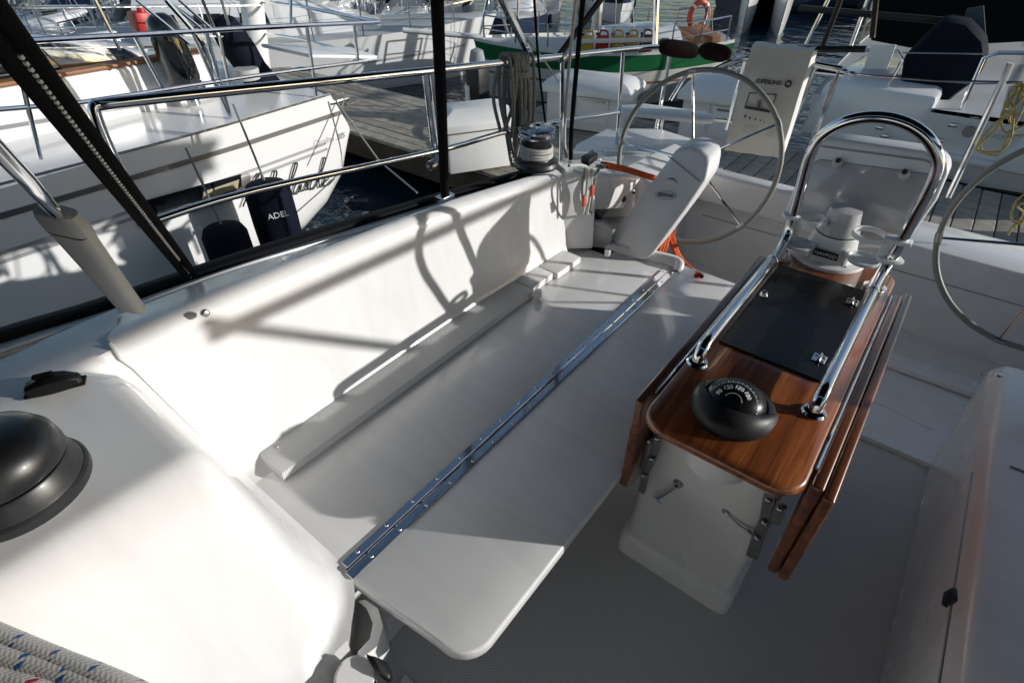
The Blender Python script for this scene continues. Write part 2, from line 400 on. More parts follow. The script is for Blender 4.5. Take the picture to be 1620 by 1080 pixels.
def rig(par, y, z, H, B, L, boom=3.2, cover=None, mat=None, lines=True, zs=None):
    mat = mat or ALU
    mst = MB().tube([(0, y, z), (0, y, z+H)], .075, 10).build('mast', mat, par, local=True)
    MB().box((0, y, z+H*.42), (B*.6, .05, .03)).build('spreader', mat, mst, local=True)
    bm_ = MB().tube([(0, y-.1, z+1.0), (0, y-boom, z+1.08)], .06, 8).build('boom', mat, par, local=True)
    if cover:
        rows = []; n = 10
        for i in range(n+1):
            t = i/n; yy = y+.02-(boom-.1)*t; rr = .20-.10*t+.018*math.sin(i*2.3)
            rows.append([V((math.cos(a)*rr*.62, yy, z+1.16+rr*.35+math.sin(a)*rr)) for a in [2*math.pi*k/10 for k in range(10)]])
        c = MB().grid(rows, True); c.f.append(tuple(range(10))); c.f.append(tuple(range(len(c.v)-10, len(c.v)))); c.build('sail_cover', cover, par, local=True)
    if lines:
        r = MB(); top = V((0, y, z+H)); mid = V((0, y, z+H*.42)); zz = z-.25
        for s in (1, -1):
            r.tube([(s*B*.45, y-.15, zz), (s*B*.3, y, z+H*.42), top], .005, 5); r.tube([(s*B*.45, y+.1, zz), mid], .005, 5); r.tube([(s*B*.44, y-.5, zz), mid], .005, 5)
        r.tube([(0, L-.1, zz+.2), top], .022, 6); r.tube([(0, .15, zz+.1), top], .006, 5)
        r.tube([(0, y-boom*.95, z+1.1), top], .004, 5); r.tube([(0, y-boom*.6, z+1.0), (0, y-boom*.55, z+.1)], .012, 5)
        r.build('rigging', STEELB, par, local=True)
def place(name, bow, stern, label, cat, group=None):
    """a boat's empty: local +y runs from stern (origin) to bow"""
    b, s = V(bow), V(stern); d = b-s
    o = thing(name, (s.x, s.y, -2.5), label, cat, group, math.atan2(-d.x, d.y)); return o, d.length

# neighbour in the next slip: stern aft like ours, near side along x = -4.2
nb, L = place('sailboat', (-5.855, -8.4), (-5.855, 2.95), 'white sailboat in the next slip with a cursive name and striped side', 'sailboat', 'sailboats moored in the marina')
P, half, zs = hull_fn(L, 3.7, 1.25, (-.0, .45), rake=.46, bow_rake=1.0, counter=(.75, .22, 5.5), tb=.84, pw=9)
hull(nb, P, HULLW, 40, 14); deck(nb, P, HULLW, z=-.015)
def nbz(t, zw):                       # fraction down the side at height zw above the water
    z0 = P(t, 0).z; z1 = P(t, 1).z; return (z0-zw)/(z0-z1)
def nb_stripe(z0, z1, name, mat, t0=0, t1=.9, off=.004, s=(-1,)):
    b = MB()
    for sd in s:
        rows = []
        for i in range(31):
            t = t0+(t1-t0)*i/30
            sh = .30*max(0, t-.1)
            rows.append([V((sd*q.x, q.y, q.z)) for q in (P(t, nbz(t, z0+sh), off), P(t, nbz(t, z1+sh), off))])
        b.grid(rows)
    return b.build(name, mat, nb, local=True)
nb_stripe(.885, .862, 'stripe', INKG); nb_stripe(.835, .812, 'stripe', INKG)
nb_stripe(1.095, 1.06, 'rub_rail', DSTEEL, 0.0, .9, .012)
nb_stripe(1.252, 1.235, 'toe_rail', STEELB, 0.0, .9, .012)
X = -4.17
_xd = U(590, 212, x=X)-U(405, 265, x=X); _xd.z = .0
X = -4.262
_xd = U(549, 217, x=X-.03)-U(495, 233, x=X)
text('lettering', 'Catalina 385', .072, INKG, nb, U(495, 233, x=X), _xd, (0, 0, 1), shear=.35)
X = -4.17
# the name in cursive strokes, (u along the side, v up)
_n0 = U(384, 330, x=-4.165); _nx = U(536, 288, x=-4.258)-_n0
def stroke(pts): return cr([_n0 + _nx*(p[0]+.2+p[1]*.42)/1.30 + V((0, 0, p[1]*.66)) for p in pts], 6)
_w = MB()
for pts in ([(-.20, .02), (-.14, .20), (-.05, .36), (-.02, .30), (-.05, .10), (-.03, .0)], [(-.16, .14), (-.03, .17)],
            [(.10, .12), (.04, .14), (.0, .05), (.06, .0), (.12, .10), (.17, .30), (.14, .34), (.12, .12), (.16, .0), (.21, .05)],
            [(.21, .05), (.27, .08), (.26, .13), (.21, .10), (.22, .02), (.28, .0), (.33, .06)],
            [(.33, .06), (.40, .22), (.43, .36), (.40, .37), (.37, .16), (.39, .0), (.44, .04)],
            [(.52, .12), (.46, .13), (.43, .04), (.48, .0), (.53, .1), (.53, .02), (.58, .02)], [(.58, .02), (.62, .12), (.62, .02), (.66, .02)], [(.635, .19), (.64, .2)],
            [(.76, .12), (.70, .14), (.66, .05), (.71, .0), (.77, .1), (.83, .32), (.80, .36), (.78, .12), (.81, .0), (.86, .04)],
            [(.86, .04), (.92, .08), (.91, .13), (.86, .10), (.87, .01), (.94, .0), (1.02, .06)]):
    _w.tube(stroke(pts), .0062, 6)
_w.build('name_lettering', INK, nb)
# side window, coaming, cockpit pieces
def quad_slab(px, x, th, name, mat, par, **k): return MB().prism([U(a, b, x=x) for a, b in px], (th, 0, 0)).build(name, mat, par, **k)
X = -4.14
wn = quad_slab([(208, 352), (208, 318), (384, 270), (386, 300)], X-.09, .11, 'hull_window', DSTEEL, nb, bev=.004)
quad_slab([(213, 347), (213, 322), (381, 275), (382, 296)], X+.021, .004, 'pane', GLASSD, wn)
quad_slab([(318, 320), (322, 303), (378, 284), (376, 297)], X+.024, .003, 'wood_reflection', M('wood_reflection', (.42, .36, .22), .8), wn)  # tan slab painting the wood-toned reflection in the pane
MB().box((-4.95, .1, -1.08), (.10, 4.4, .34)).build('coaming', HULLW, nb, bev=.03)
MB().box((-6.55, .1, -1.08), (.10, 4.4, .34)).build('coaming', HULLW, nb, bev=.03)
MB().box((-4.95, .1, -.895), (.13, 4.4, .022)).build('coaming_cap', TEAKT, nb, bev=.005)
MB().box((-5.75, .6, -1.16), (1.5, 3.4, .05)).build('cockpit_seat', DECKG, nb)
cb = cabin(nb, 3.6, 8.4, 2.5, 1.7, .5, 1.27, nwin=2)
MB().prism([(-5.06, -.9, -.88), (-5.06, 1.35, -.90), (-5.10, 1.25, -.66), (-5.10, -.9, -.60)], (-.03, 0, 0)).build('spray_screen', GLASSD, nb, bev=.01)
MB().prism([(-5.07, 1.35, -.90), (-5.07, 1.95, -.93), (-5.12, 1.85, -.80), (-5.10, 1.25, -.66)], (-.02, 0, 0)).build('windscreen', STEEL, nb, bev=.006)
# stern rail of the neighbour
r = MB(); X2 = -4.33
def wp(px, py): return U(px, py, x=X2)
r.tube(cr([wp(-60, 72), wp(42, 65), wp(240, 54), wp(405, 44), wp(560, 37)], 4)+[wp(600, 35)], .018, 8)
r.tube([wp(-60, 178), wp(117, 164), wp(405, 120), wp(600, 94)], .014, 8)
for a, b in (((20, 66), (64, 252)), ((303, 50), (366, 190)), ((485, 40), (500, 152)), ((560, 37), (566, 95)), ((325, 48), (366, 190)), ((212, 56), (258, 140))): r.tube([wp(*a), wp(*b)], .014, 8)
r.tube([wp(600, 35), wp(600, 35)+V((-1.4, .15, 0)), wp(600, 35)+V((-2.9, 0, 0))], .016, 8)
r.tube([wp(600, 94), wp(600, 94)+V((-1.4, .15, 0)), wp(600, 94)+V((-2.9, 0, 0))], .012, 8)
r.build('stern_rail', STEEL, nb)
r = MB()
for a, b in (((215, 0), (300, 70)), ((262, 0), (330, 55)), ((283, 0), (350, 60)), ((150, 0), (190, 80)), ((320, 0), (345, 60)), ((345, 45), (365, 145)), ((300, 25), (262, 0)), ((460, 0), (460, 45)), ((350, 0), (362, 40))): r.tube([wp(*a), wp(*b)], .011, 6)
r.tube(cr([wp(262, 0), wp(310, 55), wp(325, 80), wp(338, 125)], 4), .016, 6)
for a, b in (((0, 28), (470, 18)), ((20, 95), (330, 88)), ((340, 70), (450, 70))): r.tube([wp(*a)+V((-.5, 0, 0)), wp(*b)+V((-.5, 0, 0))], .006, 5)
r.build('bimini_frame', STEEL, nb)
MB().prism([wp(495, 93), wp(598, 94), wp(598, 94)+V((-.5, .1, 0)), wp(480, 90)+V((-.6, 0, 0))], (0, 0, .03)).build('rail_seat', GELW, nb, bev=.01)
r = MB(); r.tube([U(530, 158, x=-4.24), U(600, 255, x=-4.0), U(660, 305, x=-3.2)], .008, 6); r.tube([U(545, 155, x=-4.24), U(515, 255, x=-4.1)], .006, 6)
r.build('stern_line', ROPEG, nb)
MB().box(U(535, 160, x=-4.32), (.05, .22, .03)).box(U(535, 160, x=-4.32)+V((0, .06, -.02)), (.03, .03, .06)).box(U(535, 160, x=-4.32)+V((0, -.06, -.02)), (.03, .03, .06)).build('cleat', DSTEEL, nb, bev=.008)
# glossy black cowling, navy cover, red can on its stern
c = U(275, 86, x=-4.75); up_ = (U(252, 38, x=-4.75)-U(290, 128, x=-4.75)).normalized()
m_ = thing('motor_cowl', U(290, 128, x=-4.75), 'glossy black rounded motor cowling standing on the neighbouring stern', 'motor')
MB().lathe([(0, .27), (.05, .262), (.085, .235), (.105, .18), (.115, .08), (.12, -.06), (.118, -.16), (.105, -.2), (0, -.2)], c, up_, 20).build('cowl', M('gloss_black', (.006, .006, .007), .08, coat=1), m_)
MB().lathe([(.112, -.205), (.125, -.215), (.125, -.25), (.05, -.26), (.045, -.36), (0, -.36)], c, up_, 20).build('base_ring', STEEL, m_)
c = U(388, 92, x=-4.9); up_ = (U(352, 40, x=-4.9)-U(425, 150, x=-4.9)).normalized()
m_ = thing('covered_motor', U(425, 150, x=-4.9), 'navy canvas covered motor leaning by the pale mast next door', 'motor cover')
MB().lathe([(0, .34), (.06, .33), (.105, .29), (.125, .2), (.13, .05), (.12, -.1), (.15, -.28), (.15, -.36), (0, -.36)], c, up_, 16).build('cover', NAVY, m_)
MB().lathe([(.0, -.0), (.1, 0), (.105, .02), (.1, .04), (.105, .06), (.1, .08), (0, .08)], U(392, 125, x=-4.75), (0, 0, 1), 16).build('rope_wrap', ROPEL, m_)
m_ = thing('fuel_can', U(233, 50, x=-5.2), 'red plastic fuel can tied to the next boat\'s rail', 'can')
MB().prism([U(212, 20, x=-5.2), U(237, 19, x=-5.2), U(245, 52, x=-5.2), U(222, 54, x=-5.2)], (-.16, 0, 0)).build('body', REDP, m_, bev=.02)
MB().lathe([(0, .04), (.025, .04), (.03, 0), (0, 0)], U(224, 19, x=-5.24), (0, 0, 1), 12).build('cap', REDP, m_)
t_ = MB().tube([U(418, 170, x=-6.4), U(398, 0, x=-6.4), U(380, -160, x=-6.4)], .12, 14).build('mast', MASTW, None)
tag(t_, 'thick white mast rising behind the navy covered motor', 'mast')
# fenders between the hulls
def fender(px, py0, py1, x, rad, label, letters=None, mat=NAVY):
    t, b = U(px, py0, x=x), U(px, py1, x=x); h = t.z-b.z
    f = thing('fender', (t.x, t.y, t.z-h), label, 'fender', 'fenders between the two boats')
    MB().lathe([(0, h), (rad*.5, h*.985), (rad*.85, h*.95), (rad, h*.86), (rad*1.02, h*.5), (rad, h*.14), (rad*.85, h*.05), (0, 0)], (t.x, t.y, b.z), (0, 0, 1), 24).build('cover', mat, f)
    MB().tube([t, t+V((-.12, 0, .5))], .008, 6).build('lanyard', ROPEG, f)
    if letters:
        n = V((-t.x, -t.y, 0)).normalized(); xd = (-n).cross(V((0, 0, 1))); text('lettering', letters, .062, WHT, f, t+n*rad*1.14-xd*.05+V((0, 0, -h*.36)), xd-n*.12, (0, 0, 1), .003)
fender(418, 285, 420, -3.75, .16, 'navy fender lettered ADEL hanging at the neighbour\'s quarter', 'ADEL')
fender(350, 355, 480, -3.7, .15, 'plain navy fender half behind the lettered one, towards the bow')
# white hull across the dock, bow to the right
wb, L = place('sailboat', (-7.35, 8.9), (-12.0, 3.5), 'white sailboat with turquoise oval port behind the dock box', 'sailboat', 'sailboats moored in the marina')
P, half, zs = hull_fn(L, 2.6, .82, (.0, .16), bow_rake=.6, tb=.8, pw=6)
hull(wb, P, HULLW); deck(wb, P, DECKG); stripe(wb, P, .30, .33, INKG, 'stripe', 0, .93)
cabin(wb, 1.3, 5.3, 2.0, 1.5, .62, .80, slope=1.6, nwin=3)
rails(wb, P, .55); rig(wb, 3.6, 1.4, 9, 2.4, L, 2.6, BLUEC)
q = P(.52, .37, .006)
MB().prism([V((q.x, q.y+math.cos(a)*.17, q.z+math.sin(a)*.09)) if True else 0 for a in [2*math.pi*k/20 for k in range(20)]], (.012, 0, 0)).build('port_light', GLASST, wb, local=True)
MB().prism([V((-q.x, q.y+math.cos(a)*.17, q.z+math.sin(a)*.09)) for a in [2*math.pi*k/20 for k in range(20)]], (-.012, 0, 0)).build('port_light', GLASST, wb, local=True)
MB().tube([(0, L+.1, .95), (0, L+.25, .55)], .03, 6).prism([(-.12, L+.1, .5), (.12, L+.1, .5), (0, L+.38, .3)], (0, .05, -.1)).build('anchor', DSTEEL, wb, local=True)
# green-striped cruiser
gb, L = place('sailboat', (-6.55, 7.35), (-3.55, 10.1), 'cream sailboat with broad green sheer band and jerrycans on deck', 'sailboat', 'sailboats moored in the marina')
P, half, zs = hull_fn(L, 1.65, .74, (.10, .10), bow_rake=.3, tb=.6, pw=3.4)
hull(gb, P, HULLC, 26, 12); deck(gb, P, DECKG); stripe(gb, P, .01, .22, GREEN, 'green_band'); stripe(gb, P, -.03, .01, MASTW, 'cap_rail', off=.02); stripe(gb, P, .36, .385, TEAKT, 'rubbing_strake', off=.012, t1=.97)
stripe(gb, P, .78, .84, COPPER, 'waterline_stripe')
cabin(gb, .75, 2.3, .95, .75, .24, .74, nwin=3, slope=.3); rails(gb, P, .36, .03, .96, 8); rig(gb, 2.1, .95, 7, 1.6, L, 1.6, BLUEC)
MB().tube([(0, L-.2, .86), (0, L+1.1, .98)], .04, 10).build('bowsprit', MASTW, gb, local=True)
MB().box((.0, .40, .84), (.85, .45, .16)).build('cockpit_box', TEAKT, gb, local=True, bev=.03)
# jerrycans lashed to a board along its near side deck
gx = gb.matrix_basis.copy()
bx = MB().box((0, 0, 0), (.025, 1.15, .06)).build('deck_board', MASTW, gb, local=True, bev=.006); bx.location = (-half(.47)+.03, L*.47, .93); bx.rotation_euler.z = .02
names = [('yellow', YELP, 'first'), ('red', REDP, ''), ('yellow', YELP, ''), ('yellow', YELP, ''), ('dark red', DARKR, '')]
labels = ['yellow jerrycan at the bow end of the row', 'bright red jerrycan between two yellow ones', 'yellow jerrycan directly aft of the bright red one', 'yellow jerrycan directly ahead of the dark red one', 'dark red jerrycan at the stern end of the row']
for i, (cn, mt, _) in enumerate(names):
    loc = gx @ V((-half(.47)+.115, L*.47+.46-.225*i, .74))
    j = thing('jerrycan', loc, labels[i]+' on the green-striped boat', 'jerrycan', 'jerrycans lashed on the green-striped boat', gb.rotation_euler.z)
    MB().box((0, 0, .125), (.11, .19, .25)).build('body', mt, j, local=True, bev=.03)
    MB().tube(cr([(0, -.08, .245), (0, -.06, .30), (0, .03, .31), (0, .05, .245)], 3), .014, 6).build('handle', mt, j, local=True)
    MB().lathe([(0, .03), (.02, .03), (.021, 0), (0, 0)], (0, .08, .25), (0, 0, 1), 10).build('cap', BLKP, j, local=True)
loc = gx @ V((half(.10)-.05, L*.06, 1.06))
lb = thing('lifebuoy', loc, 'orange lifebuoy with white bands on the green-striped stern', 'lifebuoy')
MB().tube(circ((0, 0, 0), .19, (1, -.5, 0), 28), .045, 10, True).build('ring', LIFEO, lb, local=True)
for k in range(4):
    cc = circ((0, 0, 0), .19, (1, -.5, 0), 28)[k*7:k*7+2]; MB().tube(cc, .048, 10).build('band', WHT, lb, local=True)
# canvas rolls hung on our rail end
# ---- rows of boats further out
def farboat(bow, stern, label, hm, B=2.9, fb=1.05, cover=None, H=11, nwin=3, stripec=None, rl=True, cabh=.42):
    o, L = place('sailboat', bow, stern, label, 'sailboat', 'sailboats moored in the marina')
    P, half, zs = hull_fn(L, B, fb, (.05, .3), tb=.78, pw=4)
    hull(o, P, hm, 16, 7); deck(o, P, DECKG, 12)
    if stripec: stripe(o, P, .06, .14, stripec, 'stripe', n=14)
    cabin(o, L*.34, L*.74, B*.62, B*.45, cabh, fb, nwin=nwin)
    MB().box((0, L*.18, fb+.12), (B*.62, L*.26, .3)).build('cockpit_coaming', HULLW, o, local=True, bev=.06)
    if rl: rails(o, P, .6, n=7)
    rig(o, L*.62, fb+cabh, H, B, L, L*.36, cover)
    return o
protos = []
def small_boat(label, hm, cover, dodger, mast=ALU, sc=None):
    o = thing('sailboat', (0, 0, -2.5), label, 'sailboat', 'small boats packed in the far rows'); L = 4.7
    P, half, zs = hull_fn(L, 1.55, .52, (.02, .14), bow_rake=.4, tb=.78, pw=5)
    hull(o, P, hm, 14, 6); deck(o, P, DECKG, 10, z=-.01)
    if sc: stripe(o, P, .07, .17, sc, 'stripe', n=12)
    c = cabin(o, 1.6, 3.5, 1.0, .75, .26, .52, nwin=3)
    MB().box((0, .85, .60), (1.0, 1.3, .16)).build('cockpit', HULLW, o, local=True, bev=.03); MB().box((0, .85, .66), (.6, 1.0, .06)).build('cockpit_well', DECKG, o, local=True)
    if dodger:
        MB().grid([[V((math.sin(q)*.52, y, .66+k*math.cos(q)*.42)) for q in [-1.5+3*j/8 for j in range(9)]] for y, k in ((1.45, 1), (1.75, .92), (2.15, .3))]).build('spray_hood', dodger, o, local=True)
    MB().box((0, 2.7, .84), (.34, .34, .05)).build('hatch', GLASSD, c, local=True, bev=.01)
    for sx in (-.42, .42): MB().lathe([(.05, 0), (.05, .03), (.035, .06), (.045, .10), (0, .10)], (sx, 1.1, .68), n=10).build('winch', STEELB, o, local=True)
    rails(o, P, .34, n=6); rig(o, 2.9, .80, 6, 1.5, L, 2.0, cover); r = MB()
    for x0, y0 in ((.06, 2.2), (-.08, 2.0), (.12, 1.2)): r.tube([(x0, 2.85, .85), (x0*2, y0, .75), (x0*3, y0-.6, .7)], .008, 5)
    for k in range(3): r.tube([(.05+.03*k, 2.85, .9), (.04+.02*k, 2.88, 6)], .006, 5)
    r.build('halyards', ROPEL, o, local=True)
    for yy in (1.0, 2.4): MB().lathe([(0, .32), (.05, .30), (.06, .2), (.06, .08), (.04, .02), (0, 0)], (-(half(yy/L)+.06), yy, .12), n=10).build('fender', random.choice((NAVY, WHT)), o, local=True)
    return o
pr_ = [small_boat('small white sailboat with blue sail cover in the far rows', HULLW, BLUEC, BLUEC, ALU, HULLB),
       small_boat('small white sailboat with grey cover and hood in the far rows', HULLW, GREYC, GREYC, MASTW, INKG),
       small_boat('small cream sailboat with tan sail cover in the far rows', HULLC, TANC, None, ALU, None),
       small_boat('small dark blue sailboat with a blue cover in the far rows', HULLB, BLUEC, GREYC, ALU, None),
       small_boat('small white sailboat with a bare boom in the far rows', HULLW, None, NAVY, MASTW, REDP)]
ORD = 'first second third fourth fifth sixth seventh eighth ninth tenth eleventh twelfth'.split(); KIND = ['white sailboat with blue sail cover', 'white sailboat with grey cover and hood', 'cream sailboat with tan sail cover', 'dark blue sailboat with blue cover', 'white sailboat with bare boom']
HX, RXV = V((-.618, .787, 0)), V((.787, .618, 0)); used = set(); random.seed(21)
for rown, D, s0, s1, dx in (('nearest', 13.2, -11.6, -3.0, 1.95), ('second', 15.6, -13, 1.2, 2.05), ('third', 19.2, -16, 3.4, 2.2), ('farthest', 23.6, -18, 3.6, 2.5)):
    q = s0; ix = 0
    while q < s1:
        i = random.choices(range(5), (4, 3, 2, 1, 3))[0]; rev = (int(q*7) % 3 == 0)
        o = pr_[i] if i not in used else dup(pr_[i]); used.add(i)
        o['label'] = 'small %s, %s from left in %s far row' % (KIND[i], ORD[ix], rown); ix += 1
        p = HX*(D+random.uniform(-.25, .25)+(4.2 if rev else 0)-2.1) + RXV*q
        o.location = (p.x, p.y, -2.5); d = -HX if rev else HX; o.rotation_euler.z = math.atan2(-d.x, d.y)+random.uniform(-.08, .08)
        q += dx*random.uniform(.9, 1.2)
farboat((-3.4, 25.5), (-6.6, 19.6), 'dark hulled sailboat beyond the open water', HULLB, cover=BLUEC, B=3.0)
farboat((-1.6, 19.0), (-1.0, 24.5), 'small white sailboat bow-on across the open water', HULLW, cover=GREYC, B=2.2, fb=.8, H=8)
farboat((-9.5, 28), (-5.8, 24), 'white sailboat with blue cover behind the dark hull', HULLW, cover=BLUEC, rl=False)
# catamaran bows beyond the lifebuoy
ct = thing('catamaran', (-5.75, 19.4, -2.5), 'white catamaran with twin pointed bows beyond the lifebuoy', 'catamaran', rz=.30+math.pi)
for sx in (-.42, .42):
    P, half, zs = hull_fn(4, .42, .62, (.0, .25), bow_rake=.25, tb=.7, pw=3)
    b = MB(); rows = []
    for i in range(15):
        t = i/14; rows.append([P(t, j/6)+V((sx, 0, 0)) for j in range(7)]+[V((-q.x+sx, q.y, q.z)) for q in [P(t, j/6) for j in range(6, -1, -1)]])
    b.grid(rows, True); b.build('hull', HULLW, ct, local=True)
MB().box((0, 1.0, .72), (1.3, 2.0, .22)).build('bridge_deck', GREYC, ct, local=True, bev=.08)
# far pontoon
MB().box((2.0, 27.5, -2.2), (20, 1.2, .3)).build('far_pontoon', DOCKF, None, kind='structure')
# ---------------------------------------------------------------- boat stern-to on the other side of the dock
sb, L = place('sailboat', (.35, 17.0), (.35, 6.5), 'shaded white sailboat moored stern-to under a black canopy', 'sailboat', 'sailboats moored in the marina')
P, half, zs = hull_fn(L, 3.7, 1.02, (.0, .35), rake=-.25, tb=.86, pw=3.2, counter=(.42, .22, 1.2))
hull(sb, P, HULLW, 24, 12); deck(sb, P, DECKG)
stripe(sb, P, .52, .56, BLUEC, 'stripe', t1=.95)
for xa, xb in ((-1.62, -.55), (.08, 1.55)):
    MB().prism([(xa, 0, .62), (xb, 0, .62), (xb, 0, 1.16), (xa+.12, 0, 1.16)], (0, 1.6, 0)).build('stern_quarter', HULLW, sb, local=True, bev=.06)
MB().box((-.23, .35, .66), (.62, .7, .06)).build('boarding_step', GELW, sb, local=True, bev=.02)
r = MB()
def sp(px, py, y=6.62): return U(px, py, y=y)
for pts in ([(1384, 178), (1428, 95), (1420, 82), (1300, 76)], [(1508, 200), (1556, 92), (1580, 84), (1700, 84)]):
    r.tube(cr([sp(*p) for p in pts[:2]], 1)+[sp(*p) for p in pts[2:]], .017, 8)
r.tube([sp(1428, 84), sp(1556, 86)], .007, 6); r.tube([sp(1330, 118), sp(1545, 133), sp(1700, 130)], .007, 6)
r.build('stern_rail', STEEL, sb)
MB().prism([sp(1378, 72, 6.5), sp(1418, 71, 6.5), sp(1403, 110, 6.5), sp(1366, 109, 6.5)], (0, .02, 0)).build('rail_panel', PLAST, sb, bev=.004)
r = MB()
for a in ((1400, 215), (1392, 202), (1508, 198), (1486, 222)): MB().box(sp(*a, 6.45), (.07, .05, .035)).build('transom_fitting', STEELB, sb, bev=.008)
MB().lathe([(0, .012), (.045, .012), (.05, 0), (.03, 0)], U(1533, 209, y=6.46), (0, -1, 0), 18).build('exhaust_fitting', DSTEEL, sb)
text('lettering', 'CATALINA', .055, INKG, sb, U(1545, 214, y=6.47), (1, 0, 0), (0, 0, 1))
# black canopy: sloping panels on a frame
b = MB()
b.prism([U(1395, -40, y=8.6), U(1378, 64, y=8.4), U(1440, 76, y=8.4), U(1545, 70, y=8.4), U(1700, 62, y=8.4), U(1800, -60, y=8.6)], (0, .05, .02))
b.build('canopy_back', BLKC, sb)
MB().prism([(-1.5, 8.62, -.32), (2.6, 8.62, -.32), (2.6, 11.4, -.2), (-1.5, 11.4, -.2)], (0, 0, .04)).build('canopy_top', BLKC, sb)
tubes = MB().tube([U(1345, 75, y=7.4), U(1395, -60, y=7.4)], .02, 8).tube([U(1275, 70, y=7.4), U(1340, -60, y=7.4)], .02, 8); tubes.build('canopy_frame', STEEL, sb)
MB().box((-1.0, 7.3, -.86), (1.6, .05, .06)).build('arch_bar', BLKP, sb, bev=.01)
rig(sb, 6.4, 1.5, 12, 3.6, L, 4, None); rails(sb, P, .6, .25, .97, 7)
# navy cover over its wheel, hanging above the transom
nc = [(1428, 96), (1432, 88), (1490, 30), (1530, 38), (1556, 66), (1560, 100), (1545, 128), (1500, 160), (1482, 190), (1466, 194), (1420, 192), (1418, 160)]
o = MB().prism([U(a, b_, y=6.9) for a, b_ in nc], (0, .35, .02)).build('wheel_cover', NAVY, None, bev=.06)
tag(o, 'large navy canvas wheel cover hanging over the shaded transom', 'canvas cover')
o = MB().prism([U(1530, 14, y=7.25), U(1556, 10, y=7.25), U(1560, 66, y=7.25), U(1516, 50, y=7.25)], (0, .04, 0)).build('ensign', M('flag_cloth', (.05, .07, .08), .85, bump=(9, .5, .02)), None)
tag(o, 'limp dark green flag furled above the navy cover', 'flag')
# ---------------------------------------------------------------- dock boxes
def dockbox(c, sx, sy, h, rz, label, face=True):
    d = thing('dock_box', (c[0], c[1], -2.0), label, 'dock box', 'dock boxes along the pontoon', rz)
    b = MB().prism([(-sx/2+.04, -sy/2+.04, 0), (sx/2-.04, -sy/2+.04, 0), (sx/2-.04, sy/2-.04, 0), (-sx/2+.04, sy/2-.04, 0)], (0, 0, h*.8))
    bd = b.build('body', BOXW, d, local=True, bev=.02)
    l = MB(); z = h*.8
    rows = []
    for k, (e, zz) in enumerate(((0, z-.05), (0, z+.01), (.015, z+.03), (.05, z+h*.12), (.16, z+h*.2))):
        w_, d_ = sx/2+.02-e, sy/2+.02-e; rows.append([V((-w_, -d_, zz)), V((w_, -d_, zz)), V((w_, d_, zz)), V((-w_, d_, zz))])
    l.grid(rows, True); l.f.append(tuple(range(len(l.v)-4, len(l.v)))); l.build('lid', BOXW, d, local=True, bev=.012)
    if face:
        MB().box((-.12, -sy/2+.03, h*.5), (.02, .012, h*.55)).build('rib', BOXW, bd, local=True); MB().box((.1, -sy/2+.032, h*.42), (.34, .03, h*.5)).build('panel', BOXW, bd, local=True, bev=.008)
        MB().box((.1, -sy/2+.01, h*.62), (.26, .012, .02)).build('hasp', DSTEEL, bd, local=True)
    return d
dockbox((-3.60, 4.0), .74, .50, .56, 1.05, 'sunlit white dock box right of the black backstay', False)
dockbox((-3.35, 5.75), 1.0, .58, .54, .22, 'shaded white dock box below the green-striped bow')
dockbox((-1.98, 6.15), .85, .6, .62, .2, 'grey-white dock box behind the lifesling bag')
# hose and power pedestal bits on the dock
o = tube('dock_hose', [V((-4.55, 4.55, -1.985)), V((-4.2, 4.75, -1.985)), V((-4.1, 4.45, -1.98)), V((-4.5, 4.3, -1.98)), V((-4.75, 4.6, -1.97)), V((-4.4, 4.9, -1.96)), V((-4.05, 4.6, -1.96)), V((-4.3, 4.25, -1.985)), V((-4.0, 4.1, -1.985))], .017, DSTEEL if 0 else GREYC, None); tag(o, 'grey hose coiled on the timber dock', 'hose')
pd = thing('power_pedestal', (-4.55, 5.15, -2.0), 'dark power pedestal standing on the dock beside the hose', 'power pedestal')
MB().box((0, 0, .3), (.2, .2, .6)).build('post', BLKP, pd, local=True, bev=.02); MB().lathe([(0, .16), (.07, .13), (.09, .04), (.09, 0), (0, 0)], (0, 0, .6), (0, 0, 1), 16).build('cap', GREYC, pd, local=True)
MB().box((-.07, -.11, .22), (.06, .02, .3)).build('label_plate', WHT, pd, local=True)
# ================================================================ our own boat
ob = thing('sailboat', (-.14, 1.2, -2.5), 'white sailboat cockpit in the foreground with glossy seat and deep coaming', 'sailboat')
def interp(c, t):
    """Catmull-Rom through control points, t 0..1"""
    n = len(c)-1; k = min(int(t*n), n-1); u = t*n-k; g = lambda j: c[min(max(j, 0), n)]
    a, b, cc, d = g(k-1), g(k), g(k+1), g(k+2)
    return .5*((2*b)+(cc-a)*u+(2*a-5*b+4*cc-d)*u*u+(3*b-a-3*cc+d)*u**3)
base = [V((-1.078, .272, -1.15)), V((-1.085, .60, -1.15)), V((-1.085, 1.15, -1.15)), V((-1.06, 1.74, -1.15))]
crest = [U(180, 546, x=-1.22), U(400, 450, x=-1.205), U(700, 331, x=-1.18), U(900, 268, x=-1.13)]
groove = [U(183, 499, x=-1.37), U(405, 417, x=-1.33), U(700, 332, x=-1.27), U(865, 280, x=-1.20)]
rows = []
N = 40
for i in range(N+1):
    t = i/N; b = interp(base, t); c = interp(crest, t); g = interp(groove, t); g.z = min(g.z, c.z+.004)
    e = min(1, min(t, 1-t)/.03) if t < .5 else 1
    d = c-b; out = V((-1, 0, 0)); r = []
    r.append(b+V((.03, 0, 0))); r.append(b+V((.004, 0, .006)))
    for f, ox in ((.04, -.008), (.12, -.016), (.3, -.020), (.5, -.018), (.7, -.012), (.86, -.002)): r.append(b+d*f+V((ox, 0, 0)))
    r += [c+V((.012, 0, -.028)), c+V((.002, 0, -.010)), c+V((-.014, 0, -.001)), c+V((-.035, 0, .001))]
    r.append(c.lerp(g, .6)+V((0, 0, .002))); r.append(g)
    rows.append(r)
